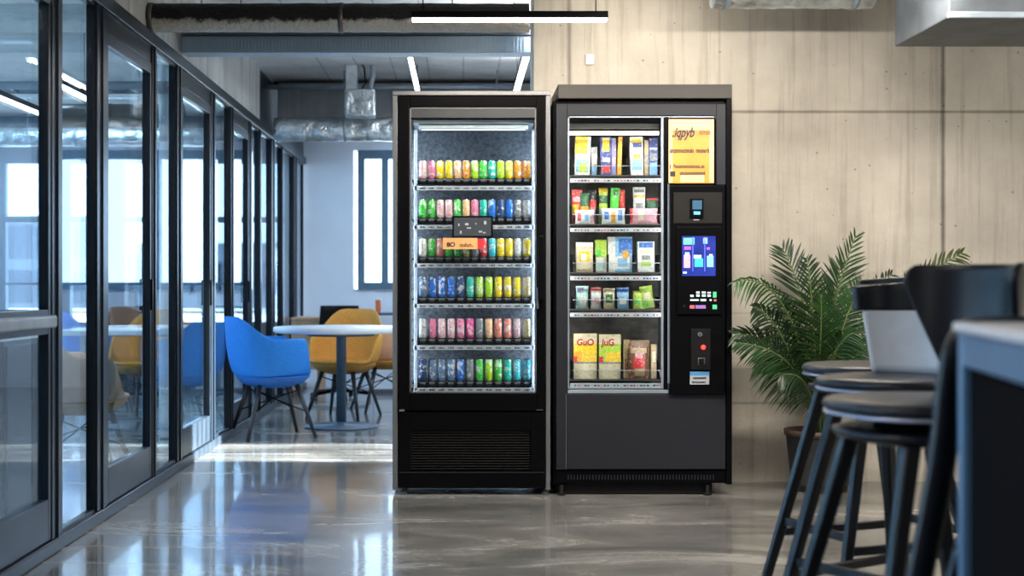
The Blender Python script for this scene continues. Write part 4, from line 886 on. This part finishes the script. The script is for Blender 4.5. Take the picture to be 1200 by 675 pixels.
def frond(ctrl, nl, ln, m_, plane=None, droop=.35, start=.25, wid=.012):
    P = bez(ctrl, 30); M = MB()
    M.tube(P, [.006*(1-.8*i/30)+.0012 for i in range(31)], mst, 6)
    pn = Vector(plane) if plane else Vector((random.uniform(-.25, .25), -1, random.uniform(-.1, .5))); pn.normalize()
    for i in range(nl):
        f = start+(1-start)*(i+.5)/nl; k = min(29, int(f*30)); p = P[k].lerp(P[k+1], f*30-k); d = (P[k+1]-P[k]).normalized()
        sd = d.cross(pn).normalized()
        L = ln*(math.sin(PI*(.18+.78*(i/nl)))**.7)*random.uniform(.88, 1.08)
        for s in (-1, 1):
            e0 = math.radians(62-30*i/nl+random.uniform(-7, 7)); dr = (d*math.cos(e0)+sd*s*math.sin(e0)+pn*random.uniform(-.05, .25)).normalized()
            wv = d.cross(dr).cross(dr).normalized(); rows_ = []
            up = dr.cross(wv).normalized()
            for (t_, w_) in ((0, .25), (.2, .85), (.5, 1), (.8, .6), (1, .03)):
                c = p+dr*L*t_+Vector((0, 0, -droop*L*t_*t_)); hw = wid*w_*.5
                if c.y > WALLY-.015: c.y = WALLY-.015
                rows_.append([c-wv*hw, c+up*hw*.5, c+wv*hw])
            M.grid(rows_, m_)
    # terminal leaflet
    return obj('frond', M, palm)
b0 = W(958, 500, PY)
def F_(px, py, dy=0): return W(px, py, PY+dy)
fr = [([b0, F_(945, 430), F_(925, 310, -.1), F_(862, 331, -.25)], 26, .13, 0, .75),
      ([b0, F_(955, 420), F_(945, 340, .05), F_(917, 291, .1)], 26, .17, 1, .1),
      ([b0, F_(965, 430, .0), F_(970, 360, -.02), F_(1003, 276, .02)], 28, .15, 0, .1),
      ([b0, F_(955, 430, -.1), F_(955, 370, -.2), F_(946, 305, -.2)], 24, .14, 1, .2),
      ([b0, F_(975, 430, -.1), F_(985, 380, -.15), F_(1010, 330, -.1)], 26, .15, 0, .2),
      ([b0, F_(935, 440, -.1), F_(915, 370, -.2), F_(884, 360, -.3)], 24, .14, 1, .5),
      ([b0, F_(940, 430, -.1), F_(900, 390, -.2), F_(862, 392, -.2)], 26, .13, 1, .35),
      ([b0, F_(945, 440, -.2), F_(920, 405, -.3), F_(864, 402, -.35)], 24, .11, 0, .3),
      ([b0, F_(940, 460, -.15), F_(920, 420, -.25), F_(888, 424, -.3)], 26, .13, 0, .6),
      ([b0, F_(955, 470, -.2), F_(945, 430, -.3), F_(915, 440, -.35)], 22, .11, 1, .7),
      ([b0, F_(965, 450, -.1), F_(975, 400, -.25), F_(1000, 390, -.3)], 24, .13, 0, .5),
      ([b0, F_(975, 440, 0), F_(1005, 400, 0), F_(1030, 410, 0)], 24, .14, 0, .5),
      ([b0, F_(985, 430, 0), F_(1010, 350, .05), F_(1045, 322, .08)], 24, .14, 1, .4),
      ([b0, F_(1000, 420, .05), F_(1060, 330, .1), F_(1128, 296, .12)], 30, .14, 2, .25),
      ([b0, F_(962, 440, .1), F_(975, 370, .12), F_(985, 310, .15)], 26, .17, 1, .1),
      ([b0, F_(955, 450, -.1), F_(965, 400, -.2), F_(962, 345, -.25)], 24, .13, 0, .3),
      ([b0, F_(945, 450, .05), F_(930, 400, .08), F_(915, 350, .1)], 24, .14, 1, .3),
      ([b0, F_(975, 460, -.1), F_(1000, 430, -.2), F_(1020, 445, -.2)], 22, .12, 1, .6),
      ([b0, F_(965, 460, -.1), F_(990, 440, -.3), F_(975, 415, -.4)], 20, .11, 2, .6),
      ([b0, F_(950, 460, 0), F_(935, 380, .02), F_(958, 330, .0)], 24, .12, 2, .3)]
for c_, nl, ln, mi_, dr in fr: frond(c_, int(nl*1.1), ln*1.3, mlf[mi_], droop=dr, wid=.013)
for i in range(7):
    M = MB(); a = i*2*PI/7; M.tube([(pc.x+.03*math.cos(a), PY+.03*math.sin(a), H-.03), (pc.x+.02*math.cos(a)-.01, PY+.02*math.sin(a), H+.25)], [.011, .006], mst, 8); obj('stem', M, palm)

# ------------------------------------------------------------------ tub chairs
def sm(x): x = max(0, min(1, x)); return x*x*(3-2*x)
def tub_chair(name, label, main, under, legm, loc, rz, group=None, back=.83, arm=.675, f0=.60, f1=.77):
    """front of the chair is +X"""
    t = thing(name, label, 'chair', loc, rz, group)
    def rim(a):                                     # a = angle from the back, 0..pi
        c = abs(a)/PI
        h = back-(back-arm)*sm((c-.12)/.30)
        return h-(h-.455)*sm((c-f0)/(f1-f0))
    def shell(off, zoff, zmax=9):
        rows_ = []; n = 48; ns = 12
        for i in range(n):
            a = 2*PI*i/n; ca = a if a <= PI else a-2*PI; h = min(rim(ca), zmax); ang = PI-a; r0 = .265+.035*math.cos(ca)*(1 if abs(ca) < PI/2 else .4)
            row = []
            for j in range(ns+1):
                s = j/ns
                if s < .5: q = s/.5; r = (r0-.06)*q; z = .43-.012*(1-q)**2*0
                else:
                    q = (s-.5)/.5; r = (r0-.06)+(.06+off+.05*(h-.45))*math.sin(q*PI/2)**.8; z = .43+(h-.43)*(1-math.cos(q*PI/2))**.85 if h > .5 else .43+(h-.43)*q*q
                row.append(Vector((r*1.0*math.cos(ang), r*1.03*math.sin(ang), z+zoff)))
            rows_.append(row)
        rows_.append(rows_[0]); return rows_
    M = MB(); M.grid(shell(0, 0), main); bmesh.ops.remove_doubles(M.bm, verts=M.bm.verts, dist=.0005)
    o = obj('seat_shell', M, t, world=False)
    sd = o.modifiers.new('thick', 'SOLIDIFY'); sd.thickness = .026; sd.offset = 0
    ss = o.modifiers.new('smooth', 'SUBSURF'); ss.levels = 1; ss.render_levels = 2
    M = MB(); M.lathe([(0, .355), (.13, .36), (.21, .385), (.255, .43), (.25, .44), (0, .44)], under, 32); bmesh.ops.translate(M.bm, vec=(0, 0, -.012), verts=M.bm.verts); obj('seat_base', M, t, world=False)
    for sx_, sy_ in ((1, 1), (1, -1), (-1, 1), (-1, -1)):
        M = MB(); M.tube([(sx_*.13, sy_*.13, .37), (sx_*.24, sy_*.22, 0.002)], [.019, .012], legm, 10); obj('leg', M, t, world=False)
    M = MB()
    for a, b in (((.14, .14, .33), (-.19, -.17, .18)), ((.14, -.14, .33), (-.19, .17, .18)), ((-.14, .14, .33), (.19, -.17, .18)), ((-.14, -.14, .33), (.19, .17, .18))): M.tube([a, b], .0045, M_black, 6)
    obj('brace', M, t, world=False)
    return t
M_blue = mat('bright_blue_fabric', (.010, .20, .68), .75, var=.12, scale=90, bump=.2); M_blued = mat('darker_blue_fabric', (.01, .11, .42), .7, var=.2, scale=60)
M_must = mat('mustard_fabric', (.66, .31, .05), .7, var=.16, scale=90, bump=.2); M_mustd = mat('dark_mustard', (.40, .19, .03), .6)
M_tan = mat('peach_shell', (.70, .40, .24), .6); M_legd = mat('blackened_wood', (.02, .022, .028), .4)
cA = tub_chair('tub_chair', 'bright blue tub chair on dark legs left of the round table', M_blue, M_blued, M_legd, (XX(318, 9.45)+.012, 9.45, 0), math.radians(24), back=.84, arm=.69, f0=.70, f1=.84)
cB = tub_chair('tub_chair', 'mustard tub chair facing the camera behind the round white table', M_must, M_mustd, M_legd, (XX(403, 10.85), 10.85, 0), math.radians(252), back=.86, arm=.66, f0=.46, f1=.64)
cC = tub_chair('tub_chair', 'peach tub chair behind the mustard one, half hidden by the cooler', M_tan, M_mustd, M_legd, (XX(452, 11.45), 11.45, 0), math.radians(200), back=.87)
dup(cB, (XX(168, 10.7), 10.7, 0), math.radians(250), 'mustard tub chair seen through the glass wall, left office')
dup(cA, (XX(118, 11.2), 11.2, 0), math.radians(20), 'blue tub chair seen through the glass wall behind the office table')
dup(cC, (XX(94, 7.45), 7.45, 0), math.radians(30), 'peach tub chair seen through the second glass pane')
# round table
def round_table(loc, r, label, rz=0, m_top=None):
    t = thing('round_table', label, 'table', loc, rz)
    mt_ = m_top or mat('white_laminate', (.78, .82, .86), .3, var=.03)
    M = MB(); M.lathe([(0, .70), (r-.012, .70), (r, .708), (r, .735), (r-.006, .742), (0, .742)], mt_, 64); obj('table_top', M, t, world=False)
    M = MB(); M.lathe([(.07, .699), (.07, .69), (.037, .68), (.037, .03), (0, .03)], mat('slate_blue_column', (.10, .15, .21), .4, .3), 24); obj('column', M, t, world=False)
    M = MB(); M.lathe([(0, .001), (.27, .001), (.275, .008), (.26, .014), (.06, .022), (.04, .04), (0, .04)], MATS['slate_blue_column'], 40); obj('base_plate', M, t, world=False)
    M = MB(); M.lathe([(r*.5, .6995), (r*.5, .675), (.06, .67), (.06, .6995)], MATS['slate_blue_column'], 32); obj('under_ring', M, t, world=False)
    return t
round_table((XX(400, 10.1), 10.1, 0), .5, 'white round table on a slate blue pedestal between the coloured chairs')
# office table behind the glass: white slab ends
t = thing('office_table', 'pale table with panel legs behind the glass wall', 'table', (XX(148, 9.6), 9.6, 0))
ml = mat('pale_blue_laminate', (.5, .6, .7), .35)
M = MB(); x0, x1 = XX(60, 9.4), XX(176, 9.4); M.box(x0, x1, 9.4, 10.1, .70, .735, ml, .004); obj('table_top', M, t)
for xa in (x0+.02, x1-.06):
    for ya in (9.42, 10.04):
        M = MB(); M.box(xa, xa+.04, ya, ya+.04, .001, .699, ml, .003); obj('leg', M, t)
# cabinet shape standing in for a dark reflection, and column behind the first door
t = thing('reflection_cabinet', 'dark brown cabinet shape standing for a reflection in the nearest glass door', 'cabinet', (-2.0, 6.0, 0))
mdk = mat('dark_reflection_brown', (.035, .025, .022), .45, var=.3, scale=5, stretch=(1, 1, 8))
M = MB(); M.box(-2.12, -1.86, 5.55, 6.2, .02, .82, mdk, .004); M.box(-2.1, -1.88, 5.57, 6.18, .0, .02, M_black); obj('carcass', M, t)
for ya in (5.56, 5.88):
    M = MB(); M.box(-1.859, -1.845, ya, ya+.31, .04, .80, mdk, .003); d = obj('door', M, t)
    M = MB(); M.tube([(-1.844, ya+.27, .55), (-1.825, ya+.27, .55), (-1.825, ya+.27, .65), (-1.844, ya+.27, .65)], .004, M_silver, 6); obj('handle', M, d)
mb = MB(); mb.box(-2.06, -1.93, 9.3, 9.42, 0, CEIL, mat('pale_blue_column_paint', (.62, .7, .78), .5), .02); struct('trim_office_column', mb)
# far desk with monitor, black office chair, red things
t = thing('office_chair', 'black mesh office chair behind the mustard tub chair', 'chair', (XX(400, 12.7), 12.7, 0))
Yc = 12.7
M = MB(); a = W(373, 398, Yc); b = W(424, 358, Yc); rows_ = []
for j in range(7):
    v = j/6; rows_.append([Vector((a.x+(b.x-a.x)*((u/8-.5)*(1-.12*v)+.5), Yc-.03+.05*math.cos((u/8-.5)*PI)-.02*v, a.z+(b.z-a.z)*v)) for u in range(9)])
M.grid(rows_, M_blackm); o = obj('backrest', M, t); o.modifiers.new('t', 'SOLIDIFY').thickness = .02
xc = (a.x+b.x)/2
M = MB(); M.box(xc-.22, xc+.22, Yc-.42, Yc+.02, .42, .48, M_blackm, .03, 3); obj('seat', M, t)
M = MB(); M.tube([(xc, Yc+.02, .47), (xc, Yc+.05, .60)], .02, M_black); obj('back_bar', M, t)
M = MB(); M.tube([(xc, Yc-.2, .07), (xc, Yc-.2, .42)], .025, M_black); obj('gas_column', M, t)
for i in range(5):
    an = i*2*PI/5; M = MB(); M.obox((xc, Yc-.2, .09), (xc+.28*math.cos(an), Yc-.2+.28*math.sin(an), .06), .03, .03, M_black); M.tube([(xc+.28*math.cos(an)-.01, Yc-.2+.28*math.sin(an), .026), (xc+.28*math.cos(an)+.02, Yc-.2+.28*math.sin(an), .026)], .025, M_black, 12); obj('leg', M, t)
oc = t
dup(oc, (XX(150, 12.4), 12.4, 0), .6, 'black mesh office chair inside the glazed office, left of the mustard chair')
dup(oc, (XX(20, 10.6), 10.6, 0), -.4, 'black mesh office chair inside the glazed office, seen through the nearest glass door')
t = thing('desk', 'pale wooden desk beyond the round table near the far window', 'desk', (XX(352, 12.9), 12.9, 0))
mw_ = mat('peach_wood', (.55, .33, .2), .5, var=.2, scale=4, stretch=(8, 1, 1)); dz = ZZ(372, 12.9)
M = MB(); M.box(XX(341, 12.9), XX(374, 12.9), 12.9, 13.5, dz-.03, dz, mw_, .004); M.box(XX(341, 12.9), XX(374, 12.9), 12.91, 12.93, .25, dz-.031, mw_); obj('desk_top', M, t)
for xa in (XX(342, 12.9), XX(371, 12.9)):
    M = MB(); M.box(xa, xa+.03, 12.93, 13.48, 0, dz-.031, mw_); obj('leg', M, t)
t = thing('storage_box', 'orange box standing on the sill side cabinet by the far window', 'box', (XX(446, 13.2), 13.2, .8))
mo_ = mat('orange_box', (.8, .18, .05), .5); M = MB(); a = W(440, 366, 13.2); b = W(446, 352, 13.2); M.box(a.x, b.x, 13.2, 13.3, a.z, b.z, mo_, .006); obj('box_body', M, t); M = MB(); M.box(a.x-.004, b.x+.004, 13.196, 13.304, b.z, b.z+.02, P_['white'], .002); obj('lid', M, t)
t = thing('side_cabinet', 'dark cabinet below the far window, partly hidden by the cooler', 'cabinet', (XX(450, 13.2), 13.2, 0))
M = MB(); M.box(XX(437, 13.1), XX(437, 13.1)+1.2, 13.1, 13.6, .0, a.z-.001, mat('slate_cabinet', (.1, .12, .15), .5), .004); obj('carcass', M, t)
M = MB(); M.box(XX(438, 13.1), XX(438, 13.1)+.5, 13.085, 13.099, .05, a.z-.03, M_white, .003); obj('door', M, t)

# ------------------------------------------------------------------ bar stools and high table in the foreground
M_st = mat('blue_black_stool_shell', (.004, .006, .011), .32, 0, var=.1, scale=6, spec=.35); M_seatp = mat('dark_seat_pad', (.014, .016, .024), .35, 0, spec=.4); M_edge = mat('pale_seat_edge', (.45, .48, .62), .3, .5)
M_lgrey = mat('light_grey_shell', (.78, .79, .82), .45, var=.04)
def bar_stool(label, loc, rz, panel, group='bar stools beside the high table', arms=False, wrap=1.15, top=1.05, roll=True):
    """front of the stool is -X"""
    t = thing('bar_stool', label, 'stool', loc, rz, group)
    def sup(r, z, n=40, e=2.6):
        out = []
        for i in range(n):
            a = 2*PI*i/n; c, s = math.cos(a), math.sin(a); q = (abs(c)**e+abs(s)**e)**(-1/e); out.append(Vector((c*q*r, s*q*r, z)))
        return out
    def slab(levels, m_):
        M = MB(); k = M.mi(m_); R = [[M.bm.verts.new(p) for p in sup(r, z)] for r, z in levels]
        for a, b in zip(R, R[1:]):
            for j in range(40): f = M.bm.faces.new((a[j], a[(j+1) % 40], b[(j+1) % 40], b[j])); f.smooth = True; f.material_index = k
        M.bm.faces.new(R[0][::-1]); M.bm.faces.new(R[-1]); return M
    obj('seat', slab([(.185, .758), (.205, .762), (.21, .772), (.205, .782), (.19, .788)], M_seatp), t, world=False)
    obj('seat_trim', slab([(.198, .748), (.207, .750), (.207, .757), (.198, .7578)], M_edge), t, world=False)
    obj('under_seat', slab([(.14, .688), (.175, .694), (.190, .706), (.190, .716), (.17, .722)], M_st), t, world=False)
    obj('spacer', slab([(.10, .722), (.10, .748)], M_black), t, world=False)
    legs = []
    for sx_, sy_ in ((-1, -1), (-1, 1), (1, -1), (1, 1)):
        tp_ = Vector((sx_*.11, sy_*.12, .70)); bot = Vector((sx_*.28, sy_*.22, .003)); legs.append((tp_, bot))
        if arms and sx_ < 0 and sy_ < 0: continue
        M = MB(); M.obox(tp_, bot, .040, .034, M_st, .007, up=(0, 1, 0), w2=.03, h2=.026); obj('leg', M, t, world=False)
    def at(i, z): a, b = legs[i]; return a.lerp(b, (a.z-z)/(a.z-b.z))
    M = MB()
    for i, j, z in ((0, 1, .25), (2, 3, .25), (0, 2, .21), (1, 3, .21)): M.obox(at(i, z), at(j, z), .018, .028, M_st, .004)
    obj('foot_rail', M, t, world=False)
    def shell(r0, r1, z0, z1, a0, a1, th, m_, nz_=8, na=36):
        M = MB(); k = M.mi(m_); O = []; I = []
        for j in range(nz_+1):
            v = j/nz_; z = z0+(z1-z0)*v; r = r0+(r1-r0)*v; am = a0+(a1-a0)*v; 
            O.append([M.bm.verts.new((r*math.cos(-am+2*am*i/na), r*math.sin(-am+2*am*i/na), z+ (0.02*math.cos(am*(2*i/na-1)) if j == nz_ else 0))) for i in range(na+1)])
            I.append([M.bm.verts.new(((r-th)*math.cos(-am+2*am*i/na), (r-th)*math.sin(-am+2*am*i/na), z+(0.02*math.cos(am*(2*i/na-1)) if j == nz_ else 0))) for i in range(na+1)])
        def q(a, b, c, d): f = M.bm.faces.new((a, b, c, d)); f.material_index = k; f.smooth = True
        for j in range(nz_):
            for i in range(na): q(O[j][i], O[j][i+1], O[j+1][i+1], O[j+1][i]); q(I[j][i], I[j+1][i], I[j+1][i+1], I[j][i+1])
            q(O[j][0], O[j+1][0], I[j+1][0], I[j][0]); q(O[j][na], I[j][na], I[j+1][na], O[j+1][na])
        for i in range(na): q(O[0][i], I[0][i], I[0][i+1], O[0][i+1]); q(O[nz_][i], O[nz_][i+1], I[nz_][i+1], I[nz_][i])
        return M
    if roll:
        obj('backrest', shell(.190, .212, .789, top-.055, wrap-.12, wrap, .014, panel), t, world=False)
        o = obj('top_roll', shell(.226, .232, top-.068, top, wrap+.10, wrap+.12, .034, M_st), t, world=False)
        bv = o.modifiers.new('round', 'BEVEL'); bv.width = .008; bv.segments = 3; bv.limit_method = 'ANGLE'
    else:
        M = MB(); k = M.mi(panel); G = []; na = 40; nv = 18
        for j in range(nv+1):
            v = j/nv; z = .79+(top-.79)*v; r = .192+.034*v
            am = wrap-.62*(1-v)**1.3-.16*max(0, (v-.86)/.14)**2.2
            G.append([Vector((r*math.cos(-am+2*am*i/na), r*math.sin(-am+2*am*i/na), z)) for i in range(na+1)])
        M.grid(G, panel); o = obj('backrest', M, t, world=False)
        so = o.modifiers.new('thick', 'SOLIDIFY'); so.thickness = .016; so.offset = 0
        bv = o.modifiers.new('round', 'BEVEL'); bv.width = .005; bv.segments = 2; bv.limit_method = 'ANGLE'
    if arms:
        Ya = 2.50; L0 = Vector(loc)
        def loft(P, n=6):
            Q = []
            for i in range(len(P)-1):
                for k in range(n):
                    tt = k/n; a = P[max(i-1, 0)]; b = P[i]; c = P[i+1]; d = P[min(i+2, len(P)-1)]
                    Q.append(.5*((2*b)+(c-a)*tt+(2*a-5*b+4*c-d)*tt*tt+(3*b-a-3*c+d)*tt**3))
            return Q+[P[-1]]
        P = [(.22, .985), (.0, .985), (-.14, .984), (-.205, .982), (-.238, .972), (-.258, .945), (-.268, .90), (-.272, .84), (-.283, .72), (-.322, .517), (-.385, .22), (-.43, .003)]
        Wd = [.018, .018, .018, .018, .022, .028, .034, .042, .048, .046, .042, .036]
        Q = loft([Vector((a+L0.x*0, b, w_)) for (a, b), w_ in zip(P, Wd)])
        M = MB(); k = M.mi(panel); rings = []
        for i, q in enumerate(Q):
            d = Vector((Q[min(i+1, len(Q)-1)].x-Q[max(i-1, 0)].x, 0, Q[min(i+1, len(Q)-1)].y-Q[max(i-1, 0)].y)).normalized(); nrm = Vector((-d.z, 0, d.x)); wd = q.z
            c = Vector((q.x, Ya-L0.y, q.y))-nrm*wd*.5*0; rr = []
            for (aa, bb) in ((-1, -.6), (-.6, -1), (.6, -1), (1, -.6), (1, .6), (.6, 1), (-.6, 1), (-1, .6)): rr.append(M.bm.verts.new(c+nrm*(aa*wd/2)+Vector((0, bb*.014, 0))))
            rings.append(rr)
        for a, b in zip(rings, rings[1:]):
            for i in range(8): f = M.bm.faces.new((a[i], a[(i+1) % 8], b[(i+1) % 8], b[i])); f.smooth = True; f.material_index = k
        M.bm.faces.new(rings[0]); M.bm.faces.new(rings[-1][::-1]); obj('arm_leg', M, t, world=False)
    return t
def stool_at(seatpx, Y): return (XX(seatpx, Y)+.21, Y, 0)
sA = bar_stool('dark bar stool farthest from the camera, seat showing in front of the palm', stool_at(947, 4.55), .35, M_st, wrap=1.0, top=1.06)
sB = bar_stool('bar stool with a light grey back panel, second from the palm', stool_at(964, 3.92), .6, M_lgrey, wrap=1.15, top=1.04)
sC = bar_stool('dark bar stool whose tall black back stands beside the high table', stool_at(974, 3.17), .28, M_st, wrap=1.20, top=1.10, roll=False)
sD = bar_stool('bar stool nearest the camera, its curved arm at the table corner', (XX(1112, 2.65)+.215, 2.59, 0), .0, M_st, arms=True, wrap=.8, top=1.04, roll=False)
# high table: corner at (1122, 380)
tl = W(1122, 386, 2.32); h = .987
hb = thing('high_table', 'blue grey high table with black infill panels at the right edge', 'table', (tl.x+.4, 1.9, 0))
u = Vector((-.18, -1, 0)).normalized(); v = Vector((1, -.18, 0)).normalized()
mtb = mat('steel_blue_table_paint', (.10, .22, .38), .32, .15, var=.05, spec=.7); mtop = mat('pale_table_top', (.82, .83, .88), .25, var=.04, spec=.7); minf = mat('black_infill', (.003, .003, .004), .9, spec=.05)
def hp(a, b, z): return Vector((tl.x, 2.32, 0))+u*a+v*b+Vector((0, 0, z))
M = MB(); M.obox(hp(-.006, .35, h-.008), hp(.95, .35, h-.008), .715, .016, mtop, .004); obj('table_top', M, hb)
LG = .034
for a, b in ((LG/2, LG/2), (.93, LG/2), (LG/2, .68), (.93, .68)):
    M = MB(); M.obox(hp(a, b, .002), hp(a, b, h-.017), LG, LG, mtb, .004, up=v); obj('leg', M, hb)
M = MB(); M.obox(hp(LG, LG/2, h-.045), hp(.915, LG/2, h-.045), .030, .055, mtb, .003); M.obox(hp(LG/2, LG, h-.045), hp(LG/2, .66, h-.045), .030, .055, mtb, .003); obj('apron', M, hb)
M = MB(); M.obox(hp(LG, LG/2+.004, h/2-.03), hp(.915, LG/2+.004, h/2-.03), .012, h-.10, minf); M.obox(hp(LG/2+.004, LG, h/2-.03), hp(LG/2+.004, .66, h/2-.03), .012, h-.10, minf); obj('infill_panel', M, hb)
